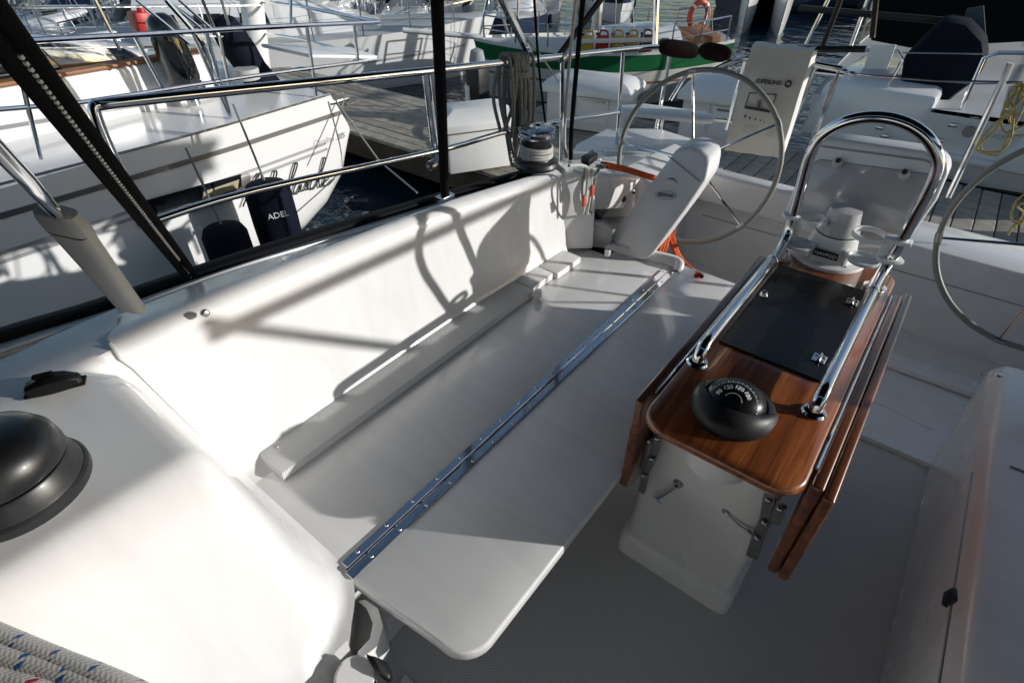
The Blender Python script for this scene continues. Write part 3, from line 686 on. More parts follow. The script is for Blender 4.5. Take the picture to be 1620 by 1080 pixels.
MB().grid(rows).build('coaming', GEL, ob, sharp=60)
MB().tube([p+V((.004, -.003, .002)) for p in rows[0][1:11]], .0045, 8).build('edge_bead', GEL, ob)
# little screws in the coaming face
for px, py in ((322, 493), (702, 355), (925, 272)):
    p = U(px, py, x=-1.183 if px < 900 else -1.12); MB().lathe([(0, .004), (.006, .003), (.009, 0), (.009, -.01)], p+V((.010, 0, 0)), (1, 0, .3), 10).build('screw', DSTEEL, ob)
# gunwale outboard of the coaming and black toe rail
g0 = [V((-1.42, -.75, -.742)), V((-1.40, -.2, -.741)), U(0, 562, x=-1.385)] + groove
k0 = [V((-1.50, -.75, -.75)), V((-1.49, -.2, -.75)), U(0, 543, x=-1.46), U(170, 490, x=-1.46), U(405, 409, x=-1.42), U(700, 318, x=-1.35), U(860, 272, x=-1.29)]
MB().grid([[interp(g0, i/30), interp(g0, i/30)+V((-.004, 0, -.008)), interp(g0, i/30)+V((-.012, 0, -.008)), interp(g0, i/30)+V((-.016, 0, .001)), interp(k0, i/30), interp(k0, i/30)+V((0, 0, -.03))] for i in range(31)]).build('gunwale', GEL, ob)
MB().grid([[interp(k0, i/30)+V((0, 0, -.03)), interp(k0, i/30)+V((0, 0, .016)), interp(k0, i/30)+V((-.012, 0, .020)), interp(k0, i/30)+V((-.05, 0, .012)), interp(k0, i/30)+V((-.055, 0, -.06))] for i in range(31)]).build('toe_rail', RUB, ob)
hl = [interp(k0, i/30)+V((-.055, 0, -.06)) for i in range(31)]
hl += [V((-1.27, 2.3, -.98)), V((-1.2, 3.1, -1.1))]
MB().grid([[p, p+V((-.02, 0, -.6)), V((p.x+.15, p.y, -2.2)), V((p.x+.5, p.y, -2.8))] for p in hl]).build('hull', HULLW, ob)
# shoulder at the forward end of the cockpit
def ss(u): u = min(max(u, 0), 1); return u*u*(3-2*u)
_e = sorted([(p.x, p.y, p.z) for p in rows[0][:10]])
def edge(x, k):
    if x <= _e[0][0]:
        f_ = min(1.1, (_e[0][0]-x)/(_e[0][0]-groove[0].x)); return _e[0][k]+((groove[0].y+.004)-_e[0][1])*f_ if k == 1 else _e[0][k]
    for a_, b_ in zip(_e[:-1], _e[1:]):
        if x <= b_[0]: return a_[k]+(b_[k]-a_[k])*(x-a_[0])/max(1e-6, b_[0]-a_[0])
    return _e[-1][k]
def yb(x): return edge(x, 1)+.004 if x < -.70 else .279-.10*((x+.70)/.14)**2
def zb(x): return min(-.735, edge(x, 2)) if x > _e[0][0] else -.735
rows = []
for i in range(61):
    x = -1.385+.825*(i/60)**.9; r = []
    for j in range(49):
        y = -.75+(yb(x)+.75)*(j/48)**.8
        y0 = min(.145, yb(x)-.11); u = max(0, (y-y0)/max(.02, yb(x)-y0)); sx = max(0, (x+.825)/.285)
        z = -.735-(-.735-(zb(x)))*0 ; drop = (-.735-zb(x))
        z = -.735 - (drop*ss(u) if x < -.825 else .415*ss(min(1, math.hypot(u, sx))))
        z += -.012*max(0, (-1.3-x)/.2)
        r.append(V((x, y, z)))
    rows.append(r)
sh = MB().grid(rows)
last = rows[-1]; sh.grid([last, [p+V((-.004, 0, -.012)) for p in last], [p+V((-.01, -.01, -.30)) for p in last]])
ed = [r[-1] for r in rows if r[-1].x > -.70]; sh.grid([ed, [p+V((-.006, -.006, -.012)) for p in ed], [p+V((-.01, -.03, -.3)) for p in ed]])
sh.build('cockpit_shoulder', GEL, ob, sharp=50)
# seat, hinged extension, ledge
def seat_poly(z): return [V((-1.10, .20, z)), V((-.70, .20, z)), V((-.688, .215, z)), V((-.688, 1.93, z)), V((-.70, 1.96, z)), V((-1.10, 1.96, z))]
MB().prism(seat_poly(-1.15), (0, 0, -.05)).build('seat', GEL2, ob, bev=.006, seg=3)
c0 = V((-.405, .36, -1.15)); fp = [V((-.668, .272, -1.15)), V((-.655, .262, -1.15)), V((-.42, .287, -1.15))]
fp += [c0+V((math.cos(a), math.sin(a), 0))*.073 for a in [math.radians(-80+76*i/8) for i in range(9)]] + [V((-.33, 1.96, -1.15)), V((-.668, 1.97, -1.15))]
MB().prism(fp, (0, 0, -.036)).build('seat_extension', GEL2, ob, bev=.007, seg=3)
MB().box((-.72, 1.12, -1.43), (.03, 1.7, .47)).build('seat_riser', GEL, ob)
hg = MB().box((-.690, 1.075, -1.1475), (.0225, 1.60, .004)).build('seat_hinge', STEEL, ob, bev=.0012, seg=1)
MB().box((-.6615, 1.065, -1.1475), (.0225, 1.60, .004)).build('hinge_leaf', STEEL, hg, bev=.0012, seg=1)
MB().tube([(-.676, .27, -1.1455), (-.676, 1.88, -1.1455)], .0042, 10).build('hinge_pin', STEEL, hg)
scr = None
for i in range(19):
    for xx, o_ in ((-.692, 0), (-.659, .012)):
        if scr is None: scr = MB().lathe([(0, .0022), (.0035, .0018), (.0048, 0)], (xx, .315, -1.1455), (0, 0, 1), 10).build('screw', STEELB, hg)
        else:
            c = link(bpy.data.objects.new('screw', scr.data), hg); c.location = scr.location
            sv = V((xx+.692, .086*i+o_, 0)); c.location = scr.location+sv
for (y0, y1, xf, nm) in ((.325, 1.405, -1.0, SKID2), (1.412, 1.545, -1.012, GEL), (1.552, 1.72, -.995, GEL)):
    MB().prism([(xf+.004, y0, -1.148), (xf, y0+.004, -1.124), (-1.11, y0+.004, -1.119), (-1.11, y0, -1.148)], (0, y1-y0, 0)).build('ledge', nm, ob, bev=.003, seg=2)
for px, py in ((437, 706),):
    MB().lathe([(0, .004), (.007, .003), (.009, 0)], U(px, py, z=-1.122), (0, 0, 1), 10).build('screw', DSTEEL, ob)
for px, py in ((852, 462), (962, 397)):
    MB().lathe([(0, .007), (.012, .007), (.014, 0), (.014, -.02)], U(px, py, z=-1.12), (0, 0, 1), 12).build('snap', PLAST, ob)
# raised lip at the aft end of the seat
lp = cr([V((-1.02, 1.90, -1.142)), V((-.90, 1.915, -1.128)), V((-.78, 1.935, -1.12)), V((-.685, 1.95, -1.12)), V((-.655, 1.935, -1.125)), V((-.652, 1.90, -1.148))], 8)
b = MB(); rws = []
for i, p in enumerate(lp):
    t = (lp[min(i+1, len(lp)-1)]-lp[max(0, i-1)]).normalized(); s_ = t.cross(V((0, 0, 1))).normalized(); rws.append([p+s_*.022+V((0, 0, -.03)), p+s_*.014, p+s_*.006+V((0, 0, .006)), p-s_*.006+V((0, 0, .006)), p-s_*.016+V((0, 0, -.002)), p-s_*.02+V((0, 0, -.03))])
b.grid(rws).build('seat_lip', GEL, ob, sharp=60)
# cockpit sole, aft well and stern deck
MB().grid([[V((x, y, -1.65)) for x in (-1.1, -.3, .3, 1.0)] for y in (-.4, .6, 1.4, 2.0)]).build('cockpit_sole', SKID, ob)
MB().grid([[V((x, y, -1.65+.02)) for x in (-1.1, -.3, .3, 1.1)] for y in (2.0, 2.4, 2.86)]).grid([[V((x, 2.0, z)) for x in (-1.1, 1.1)] for z in (-1.66, -1.63)]).build('helm_sole', GEL, ob)
MB().grid([[V((x, 2.84+.02*((-1.2-z)/.43), z)) for x in (-1.1, -.3, .5, 1.3)] for z in (-1.64, -1.60, -1.3, -1.215, -1.20)]).build('stern_riser', GEL, ob)
MB().box((0, 2.99, -1.215), (2.4, .30, .05)).build('stern_deck', GEL, ob, bev=.012)
MB().box((-.62, 2.985, -1.186), (.62, .17, .014)).build('stern_step', GEL, ob, bev=.006)
MB().prism([(-1.2, 3.14, -1.2), (1.2, 3.14, -1.2), (1.1, 3.02, -2.7), (-1.1, 3.02, -2.7)], (0, .03, 0)).build('transom', HULLW, ob)
MB().tube([(-.9, 2.845, -1.33), (.9, 2.845, -1.33)], .003, 6).build('seam', INKG, ob)
MB().prism([(.10, 2.50, -1.628), (.62, 2.50, -1.628), (.62, 2.60, -1.628), (.10, 2.60, -1.628)], (0, 0, .035)).build('foot_brace', GEL, ob, bev=.012)
MB().tube([(.04, 2.2, -1.648), (.40, 2.14, -1.648)], .004, 6).tube([(.04, 2.26, -1.629), (.40, 2.2, -1.629)], .003, 6).build('seam', GEL, ob)
# starboard quarter: pillar at coaming end, rope pocket, sloping block
MB().prism([(-1.115, 1.735, -1.14), (-1.00, 1.835, -1.14), (-1.02, 1.85, -.93), (-1.055, 1.85, -.83), (-1.125, 1.76, -.80)], (-.10, .06, 0)).build('coaming_end', GEL, ob, bev=.012, seg=3)
MB().box((-1.10, 2.02, -1.165), (.34, .36, .03)).build('pocket_floor', GEL, ob)
MB().box((-1.27, 2.05, -1.06), (.02, .55, .24)).build('pocket_back', GEL, ob)
MB().prism([(-1.035, 1.86, -1.15), (-.955, 1.90, -1.15), (-.955, 1.90, -1.06), (-.99, 1.885, -1.035), (-1.035, 1.86, -1.03)], (-.012, .02, 0)).build('pocket_front', DECKG, ob, bev=.003)
qb = MB().prism([U(985, 262, y=2.22), U(1040, 292, y=2.22), U(1030, 350, y=2.14), U(985, 392, y=2.08), U(935, 385, y=2.12), U(955, 330, y=2.2)], (0.02, .5, -.02))
qb.build('quarter_block', GEL, ob, bev=.02, seg=3)
MB().prism([U(975, 300, y=2.165), U(1003, 300, y=2.165), U(1000, 342, y=2.12), U(952, 345, y=2.12)], (0, .03, .0)).build('moulded_recess', GEL, ob, bev=.008)
MB().prism([U(962, 313, y=2.11), U(976, 312, y=2.11), U(974, 331, y=2.10), U(960, 332, y=2.10)], (0, .02, 0)).build('switch_panel', BLKP, ob, bev=.003)
MB().lathe([(0, .012), (.014, .012), (.018, 0)], U(985, 314, y=2.13), (.1, -1, .4), 14).build('knob', BLKP, ob)
MB().lathe([(0, .012), (.014, .012), (.018, 0)], U(941, 311, y=2.12), (.6, -1, .2), 14).build('knob', BLKP, ob)
MB().lathe([(0, .006), (.006, .006), (.007, 0)], U(1003, 305, y=2.15), (.1, -1, .4), 10).build('knob', BLKP, ob)
MB().prism([V((-1.34, 1.78, -.83)), V((-1.12, 1.80, -.83)), V((-1.0, 2.25, -.95)), V((-1.0, 2.90, -1.09)), V((-1.25, 2.98, -1.09)), V((-1.34, 2.3, -.97))], (0, 0, -.16)).build('quarter_deck', GEL, ob, bev=.02, seg=3)
MB().prism([U(918, 258, z=-.865), U(935, 248, z=-.865), U(946, 253, z=-.865), U(930, 265, z=-.865)], (0, 0, .03)).build('fairlead', BLKP, ob, bev=.006)
MB().prism([(-1.0, 2.3, -1.0), (-1.0, 2.86, -1.02), (-.97, 2.86, -1.62), (-.97, 2.3, -1.62)], (-.05, 0, 0)).build('quarter_side', GEL, ob, bev=.008)
MB().box((-.62, 2.80, -1.14), (.74, .10, .16)).build('helm_seat', GEL, ob, bev=.02, seg=3)
# port side: seat with locker hatch, coaming further out
MB().prism([(.42, .0, -1.65), (.40, .0, -1.19), (.425, .0, -1.155), (.455, .0, -1.15), (1.0, .0, -1.15), (1.0, .0, -1.65)], (0, 2.03, 0)).build('port_seat', GEL, ob, bev=.012, seg=3)
hp = MB().prism([(.4115, .55, -1.55), (.4115, 1.38, -1.55), (.408, 1.50, -1.47), (.3965, 1.50, -1.20), (.3965, .55, -1.20)], (.012, 0, 0)).build('locker_hatch', GEL, ob, bev=.002)
MB().prism([(.4148, .54, -1.556), (.4148, 1.383, -1.556), (.4113, 1.506, -1.473), (.3992, 1.506, -1.195), (.3992, .54, -1.195)], (.01, 0, 0)).build('hatch_gasket', DSTEEL, ob)
MB().prism([U(1488, 955, x=.394), U(1492, 935, x=.394), U(1507, 927, x=.394), U(1506, 945, x=.394), U(1496, 960, x=.394)], (.012, 0, 0)).build('latch', BLKP, hp, bev=.003)
MB().tube([(.46, 1.53, -1.1492), (.98, 1.53, -1.1492)], .004, 6).build('seam', DSTEEL, ob)
MB().lathe([(0, .006), (.008, .005), (.011, 0)], U(1580, 594, z=-1.149), (0, 0, 1), 12).build('snap', STEELB, ob)
MB().lathe([(0, .004), (.006, .003), (.008, 0)], U(1555, 592, x=.40), (-1, 0, 0), 12).build('screw', DSTEEL, ob)
MB().prism([(.84, -.1, -1.15), (.93, -.1, -.80), (1.10, -.1, -.79), (1.30, -.1, -.9), (1.30, -.1, -2.6), (1.0, -.1, -2.6)], (0, 1.75, 0)).build('port_coaming', GEL, ob, bev=.02)
MB().prism([(1.02, 1.65, -.82), (1.30, 1.65, -.85), (1.24, 3.1, -1.0), (1.02, 3.1, -.98)], (0, 0, -.8)).build('port_quarter', GEL, ob, bev=.02)
MB().box((.35, -.36, -1.1), (1.5, .06, 1.1)).build('bulkhead', GEL, ob)
# companionway corner bits at the bottom of the picture
b_ = MB().grid([[U(px, py, z=z) for px, py, z in r] for r in (
    [(566, 950, -1.2), (580, 962, -1.2), (590, 985, -1.2), (585, 1010, -1.2), (566, 1030, -1.2)],
    [(577, 948, -1.19), (598, 962, -1.19), (606, 990, -1.19), (596, 1022, -1.19), (566, 1045, -1.19)],
    [(585, 950, -1.22), (610, 975, -1.22), (616, 1025, -1.24), (600, 1050, -1.25), (580, 1075, -1.25)],
    [(590, 952, -1.5), (612, 975, -1.6), (616, 1030, -1.6), (606, 1060, -1.6), (590, 1085, -1.6)])])
b_.build('moulded_pocket', GEL, ob)
MB().prism([U(566, 950, z=-1.26), U(584, 962, z=-1.26), U(592, 985, z=-1.26), U(586, 1010, z=-1.26), U(560, 1030, z=-1.26)], (0, 0, -.02)).build('pocket_floor', DECKG, ob)
MB().lathe([(0, .0), (.034, 0), (.040, -.012), (.042, -.3)], U(562, 1070, z=-1.14), (.25, .0, 1), 24).build('throttle_column', GEL, ob)
ob2 = MB().prism([U(577, 1031, z=-1.12), U(592, 1037, z=-1.12), U(612, 1044, z=-1.14), U(620, 1062, z=-1.14), U(616, 1075, z=-1.14), U(600, 1066, z=-1.13), U(590, 1055, z=-1.12)], (0, 0, -.025)).build('throttle_lever', BLKP, ob, bev=.005)
MB().prism([U(575, 1066, z=-1.15), U(590, 1062, z=-1.15), U(596, 1080, z=-1.15), U(575, 1095, z=-1.15)], (0, 0, -.03)).build('throttle_boss', BLKP, ob, bev=.008)
MB().prism([U(625, 1095, z=-1.65), U(642, 1066, z=-1.65), U(680, 1110, z=-1.65), U(640, 1150, z=-1.65)], (0, 0, .012)).build('sole_hatch', GEL, ob, bev=.004)
# ---------------------------------------------------------------- winches
w = thing('winch', (-.956, -.064, -.735), 'large black winch on the white deck at the left edge', 'winch')
MB().lathe([(0, 0), (.100, 0), (.101, .004), (.101, .016), (.097, .020)], w.location, n=48).build('base', BLKM, w)
MB().lathe([(.096, .020), (.094, .026), (.088, .050), (.085, .054), (.083, .054)], w.location, n=48).build('skirt', BLKM, w)
MB().lathe([(.083, .056), (.088, .060), (.0885, .066), (.085, .088), (.072, .108), (.05, .119), (.022, .122), (.022, .116), (0, .116)], w.location, n=48).build('drum_top', BLKM, w)
wc = U(848, 262, z=-.80)
w = thing('winch', wc, 'black self-tailing winch wrapped with grey rope at the coaming end', 'winch')
MB().lathe([(0, 0), (.085, 0), (.088, .01), (.083, .022), (.062, .03)], wc, n=32).build('base', BLKM, w)
MB().lathe([(.060, .028), (.056, .04), (.05, .07), (.054, .10), (.06, .11)], wc, n=32).build('drum', BLKM, w)
MB().lathe([(.06, .112), (.072, .116), (.072, .122), (.056, .128), (.070, .134), (.072, .142), (.055, .15), (.03, .152), (.03, .147), (0, .147)], wc, n=32).build('self_tailer', STEELB, w)
for k in range(4): rope('rope_wrap', circ(wc+V((0, 0, .042+k*.0115)), .060, (0.06*(k % 2), .04, 1), 28)+[circ(wc+V((0, 0, .042+k*.0115)), .060, (0.06*(k % 2), .04, 1), 28)[0]], .0062, ROPEL, w, sub=1)
# ---------------------------------------------------------------- deck jammer, dodger leg, webbing
p0, p1 = U(42, 622, z=-.728), U(132, 600, z=-.728); ax = (p1-p0).normalized(); sd = V((0, 0, 1)).cross(ax)
j = thing('rope_jammer', (p0+p1)/2, 'small black rope jammer on the shaded deck beside the big winch', 'jammer')
prof = [(0, .012), (.012, .018), (.04, .022), (.08, .021), (.11, .016), (p1-p0).length]if 0 else None
Lj = (p1-p0).length; rws = []
for t, ww, hh in ((0, .006, .010), (.06, .014, .018), (.25, .017, .026), (.5, .018, .03), (.75, .015, .026), (.94, .012, .016), (1, .005, .008)):
    c = p0+ax*Lj*t; rws.append([c-sd*ww-V((0, 0, .004)), c-sd*ww+V((0, 0, hh*.7)), c-sd*ww*.5+V((0, 0, hh)), c+sd*ww*.5+V((0, 0, hh)), c+sd*ww+V((0, 0, hh*.7)), c+sd*ww-V((0, 0, .004))])
MB().grid(rws).build('body', BLKP, j)
MB().box(p0+ax*Lj*.42+V((0, 0, .031)), (Lj*.36, .012, .008), (ax, sd, V((0, 0, 1)))).build('cam_lever', RUB, j, bev=.003)
MB().box(p0+ax*Lj*.5+V((0, 0, -.002)), (Lj*1.08, .03, .006), (ax, sd, V((0, 0, 1)))).build('base_plate', RUB, j, bev=.003)
dl = thing('dodger_leg', U(206, 488, x=-1.27), 'steel dodger tube ending in a grey vinyl boot on the coaming', 'canopy tube')
a0, a1 = U(208, 487, x=-1.26), U(96, 345, x=-1.18); dd = (a1-a0).normalized(); s1 = dd.cross(FW).normalized(); s2 = dd.cross(s1)
rws = []; Lb = (a1-a0).length
for t, wa in ((-.02, .024), (0, .031), (.03, .032), (.5, .036), (.86, .040), (.90, .043), (1.0, .043), (1.06, .037)):
    c = a0+dd*Lb*t; n_ = 14; rws.append([c + s1*(math.copysign(abs(math.cos(q))**.5, math.cos(q))*wa) + s2*(math.copysign(abs(math.sin(q))**.7, math.sin(q))*wa*.42) for q in [2*math.pi*k/n_ for k in range(n_)]])
bt = MB().grid(rws, True); bt.f.append(tuple(range(14))); bt.f.append(tuple(range(len(bt.v)-14, len(bt.v)))); bt.build('boot', VINYL, dl)
rws = []
for t, k in ((.88, 1.02), (.895, 1.05), (.91, 1.02)):
    c = a0+dd*Lb*t; rws.append([c + s1*(math.copysign(abs(math.cos(q))**.5, math.cos(q))*.0405*k) + s2*(math.copysign(abs(math.sin(q))**.7, math.sin(q))*.0172*k) for q in [2*math.pi*m/14 for m in range(14)]])
MB().grid(rws, True).build('draw_cord', RUB, dl)
e = U(-60, 178, d=.86); MB().tube([a1, U(40, 282, d=.95), e], .0105, 14).build('tube', STEEL, dl)
# two black webbing straps side by side, and the black backstay strap
for k, (xa, ya, xb, yb_) in enumerate(((-28, 40, 297, 440), (2, 22, 309, 436))):
    lo = U(xb, yb_, x=-1.40); hi = U(xa, ya, d=.80)
    s_ = MB().tube([hi+(hi-lo)*.4, hi, lo], [.011, .011, .0085], 10).build('webbing_strap', BLKR, None)
    tag(s_, ('outer' if k == 0 else 'inner')+' of the two black straps slanting down to the coaming, '+('with steel beads' if k == 0 else 'without beads'), 'strap', 'paired black dodger straps')
    if k == 0: st0 = (hi, lo)
    if k == 0:
        bd = MB(); h2, l2 = U(-12, 32, d=.79), U(303, 436, x=-1.395)
        for i in range(70):
            t = .06+.80*i/70; c = h2.lerp(l2, t)*.965; bd.box(c, (.0036, .006, .0036), (s1, (l2-h2).normalized(), s2))
        bd.build('bead_line', M('bead_grey', (.62, .62, .60), .4), s_)
lo = U(704, 308, x=-1.30); hi = U(689, -60, x=-1.06)
s_ = MB().tube([hi, lo], [.0165, .015], 10).build('backstay_strap', BLKR, None); tag(s_, 'black covered vertical stay rising from the coaming in mid picture', 'stay')
MB().box(lo+V((0, 0, -.01)), (.04, .06, .02)).build('base_plate', STEELB, s_, bev=.004)
# ---------------------------------------------------------------- starboard stern rail
pr = thing('stern_rail', (-1.4, 1.6, -.85), 'polished steel two-bar rail along our cockpit edge to the stern', 'rail')
def RX(px): return -1.56+.16*min(1, max(0, (px-140)/900))
def rp(px, py): return U(px, py, x=RX(px))
top = [rp(150, 166), rp(300, 150), rp(560, 124), rp(700, 110), rp(830, 96), rp(986, 79), rp(1040, 74)]
leg = cr([U(300, 440, x=-1.45), U(236, 352, x=-1.52), U(185, 262, x=-1.55), U(150, 178, x=-1.56), U(158, 166, x=-1.56)], 6)
MB().tube(leg+cr(top, 4)[1:], .0128, 12).build('top_bar', STEEL, pr)
MB().tube(cr([rp(236, 352), rp(405, 301), rp(700, 237), rp(820, 204), rp(978, 178)], 4), .0105, 12).build('lower_bar', STEEL, pr)
for px0, py0, px1, py1 in ((684, 113, 702, 282), (890, 91, 888, 262), (986, 80, 974, 262), (672, 114, 690, 262)):
    MB().tube([U(px0, py0, x=RX(px0)), U(px1, py1, x=RX(px0))], .0098, 10).build('stanchion', STEEL, pr)
MB().tube([U(1060, 86, x=-1.40), U(1028, 262, x=-1.40)], .012, 10).build('stanchion', STEEL, pr)
MB().tube([U(1086, 118, x=-1.38), U(1060, 160, x=-1.4)], .012, 8).build('brace', STEEL, pr)
for px, py in ((684, 262), (890, 92), (700, 237)): MB().lathe([(.018, -.015), (.021, 0), (.018, .015)], rp(px, py), (0, 1, 0), 12).build('clamp', DSTEEL, pr)
# aft rail, mostly port of the boarding gate
ar = thing('aft_rail', (-.3, 3.1, -1.2), 'steel stern gate rail holding the lifesling bag', 'rail')
def ay(px, py): return U(px, py, y=3.12)
MB().tube(cr([ay(1128, 112), ay(1165, 96), ay(1200, 94), ay(1290, 102)], 4)+[ay(1332, 110)], .015, 10).build('top_bar', STEEL, ar)
MB().tube([ay(1208, 198), ay(980, 172)], .0125, 10).build('lower_bar', STEEL, ar)
MB().tube([ay(1283, 112), ay(1335, 118)], .012, 8).build('lower_bar', STEEL, ar)
for a, b in (((1180, 97), (1150, 205)), ((1328, 112), (1287, 218)), ((1292, 104), (1245, 215)), ((1600, 100), (1500, 312))):
    MB().tube([ay(*a), ay(*b)], .0135, 10).build('stanchion', STEEL, ar)
MB().tube([ay(1050, 188), ay(1038, 250)], .012, 8).build('stanchion', STEEL, ar)
MB().tube([ay(1332, 110), ay(1330, 116), ay(1480, 128), ay(1700, 132)], .0045, 6).build('lifeline', STEEL, ar)
for q in ((1335, 113), (1348, 117)): MB().lathe([(.008, -.016), (.012, -.01), (.012, .01), (.008, .016)], ay(*q), (1, 0, 0), 10).build('gate_hook', STEELB, ar)
MB().tube([ay(1380, 60), ay(1390, -40)], .012, 8).tube([ay(1300, 78), ay(1345, -40)], .012, 8).tube([ay(1273, 78), ay(1370, 78)], .014, 8).build('arch_leg', BLKP, ar)
# stern seats
def slab(pxs, z, th, name, label, cat, group=None, bev=.012):
    o = MB().prism([U(a, b, z=z) for a, b in pxs], (0, 0, -th)).build(name, GELW, None, bev=bev, seg=3); return tag(o, label, cat, group)
slab([(978, 166), (1020, 163), (1118, 176), (1132, 181), (1129, 188), (1110, 188), (984, 175)], -.86, .03, 'rail_seat', 'upper white moulded seat clamped on the stern rail', 'seat', 'white seats at the stern')
o = slab([(905, 240), (912, 228), (960, 203), (1042, 203), (1104, 222), (1129, 233), (1122, 238), (1080, 240), (905, 241)], -1.02, .05, 'rail_seat', 'lower broad white moulded seat with a row of screws on its edge', 'seat', 'white seats at the stern')
for px in (937, 955, 975, 993, 1012, 1022, 1060): MB().lathe([(0, .003), (.006, .002), (.007, 0)], U(px, 237.5, z=-1.0195), (0, 0, 1), 8).build('screw', DSTEEL, o)
# lifesling bag
def ly(px, py, y=3.07): return U(px, py, y=y)
lf = thing('lifesling_bag', ly(1195, 250), 'off-white fabric rescue bag with black print hanging on the stern rail', 'rescue bag')
b = MB(); fr = [(1190, 74), (1284, 84), (1242, 222), (1232, 247), (1150, 240), (1143, 232)]
rws = []
for f in [i/10 for i in range(11)]:
    l_ = ly(*[(1190+(1146-1190)*f), 72+(238-72)*f]); r_ = ly(1286+(1233-1286)*f, 82+(250-82)*f)
    bulge = .02*math.sin(math.pi*min(1, f*1.1))
    rws.append([l_.lerp(r_, k/8)+V((0, -bulge*math.sin(math.pi*k/8)-.006*math.sin(k*2.1+f*9), .004*math.sin(k*1.7) if f < .05 else 0)) for k in range(9)])
bk = [[p+V((0, .085, -.005)) for p in r] for r in rws]
b.grid(rws); b.grid([[p for p in r[::-1]] for r in bk])
per = [r[-1] for r in rws]; per2 = [r[-1] for r in bk]
body = b.build('front', BAG, lf)
MB().grid([per, [p+V((0.012, .03, 0)) for p in per], per2]).build('side', FABW, lf)
MB().grid([[r[0] for r in bk], [r[0] for r in rws]]).build('side', FABW, lf)
MB().grid([rws[0], [p+V((0, .04, .012)) for p in rws[0]], bk[0]]).build('flap', FABW, lf)
MB().grid([bk[-1], rws[-1]]).build('bottom', FABW, lf)
n0 = ly(1194, 131, 3.043); xd = (ly(1245, 137)-ly(1194, 132)).normalized(); yd = (ly(1230, 90)-ly(1196, 200))
text('lettering', '//LIFESLING', .0265, INK, lf, n0, xd, yd, .0008, .1, .95, bold=.028)
c = ly(1247, 133, 3.045); MB().tube(circ(c, .013, (0, 1, 0), 20), .004, 6, True).build('emblem', INK, lf)
text('lettering', '2', .022, INK, lf, c+xd*-.006+V((0, 0, -.008)), xd, (0, 0, 1), .0008)
def bar(a, b_, hw, mat, nm): MB().tube([ly(*a, 3.042), ly(*b_, 3.042)], hw, 5).build(nm, mat, lf)
pic = MB()
for a, b_ in (((1186, 147), (1178, 171)), ((1178, 171), (1218, 178)), ((1218, 178), (1228, 150)), ((1186, 147), (1228, 150)), ((1200, 158), (1198, 174)), ((1203, 158), (1201, 174))): pic.tube([ly(*a, 3.042), ly(*b_, 3.042)], .003, 4)
for k in range(5): pic.tube([ly(1180, 168+k*.8, 3.042), ly(1218, 174.5+k*.8, 3.042)], .0015, 4)
pic.build('diagram', INK, lf, kind='stuff')
pic = MB()
for k, (x0, y0) in enumerate(((1179, 184), (1186, 187), (1195, 189), (1203, 191), (1209, 193), (1224, 197))): pic.box(ly(x0, y0, 3.042), (.008-.0008*k, .002, .014-.002*k))
pic.build('diagram', INK, lf, kind='stuff')
pic = MB()
for k in range(8): pic.tube([ly(1178-k*.8, 197+k*2.0, 3.042), ly(1200-k*.8, 200+k*2.0, 3.042)], .0007, 3); pic.tube([ly(1215-k*.8, 203+k*1.6, 3.042), ly(1228-k*.8, 205+k*1.6, 3.042)], .0007, 3); pic.tube([ly(1236-k*1.6, 152+k*6, 3.042), ly(1246-k*1.6, 153+k*6, 3.042)], .0007, 3)
for k in range(2): pic.tube([ly(1196, 138.5+k*3, 3.042), ly(1240, 142+k*3, 3.042)], .0008, 3)
pic.build('small_print', INKG, lf, kind='stuff')
for (cx, cy, lab) in ((1074, 79, 'dark maroon canvas roll on the rail end, nearer the coaming'), (1130, 84, 'dark maroon canvas roll farther along the stern rail')):
    a, b_ = U(cx-27, cy-5, x=-1.34), U(cx+27, cy+3, x=-1.30); d = (b_-a); Lq = d.length
    if cx > 1100: a, b_ = ay(cx-24, cy-6), ay(cx+26, cy+4); d = b_-a; Lq = d.length
    o = MB().lathe([(0, 0), (.02, .004), (.036, .03), (.042, Lq*.3), (.042, Lq*.7), (.036, Lq-.03), (.02, Lq-.004), (0, Lq)], a, d, 16).build('canvas_roll', MAROON, None); tag(o, lab, 'canvas roll', 'maroon canvas rolls on the stern rail')
# ---------------------------------------------------------------- rope coil on the rail
rc = thing('rope_coil', rp(818, 240), 'grey rope coil hanging on the steel rail by the stern winch', 'rope coil')
random.seed(3)
for k in range(9):
    t0 = rp(800+4.4*k, 97); ln = random.uniform(.24, .40); o1 = V((-.035, random.uniform(-.02, .02), 0)); o2 = V((.03, random.uniform(-.02, .02), 0)); dn = V((random.uniform(-.03, .03), random.uniform(-.05, .05)-.0, -ln))
    rope('strand', [t0+dn+V((-.012, 0, 0)), t0+o1*1.2+dn*.5, t0+o1*.8, t0+V((0, 0, .024)), t0+o2*.8, t0+o2*1.2+dn*.5, t0+dn+V((.012, 0, 0)), t0+dn+V((-.012, 0, -.004))], .0075, ROPEG, rc, n=7, sub=5)
for k in range(4): rope('tail', [rp(812+5*k, 140), rp(815+4*k, 200), rp(818+4*k, 235+5*k)], .007, ROPEG, rc, n=7, sub=5)
rope('wrap', circ(rp(818, 106)+V((0, 0, -.012)), .042, (0.2, 0, 1), 20)+circ(rp(818, 109)+V((0, 0, -.022)), .043, (0, .1, 1), 21), .0075, ROPEG, rc, n=7, sub=1)
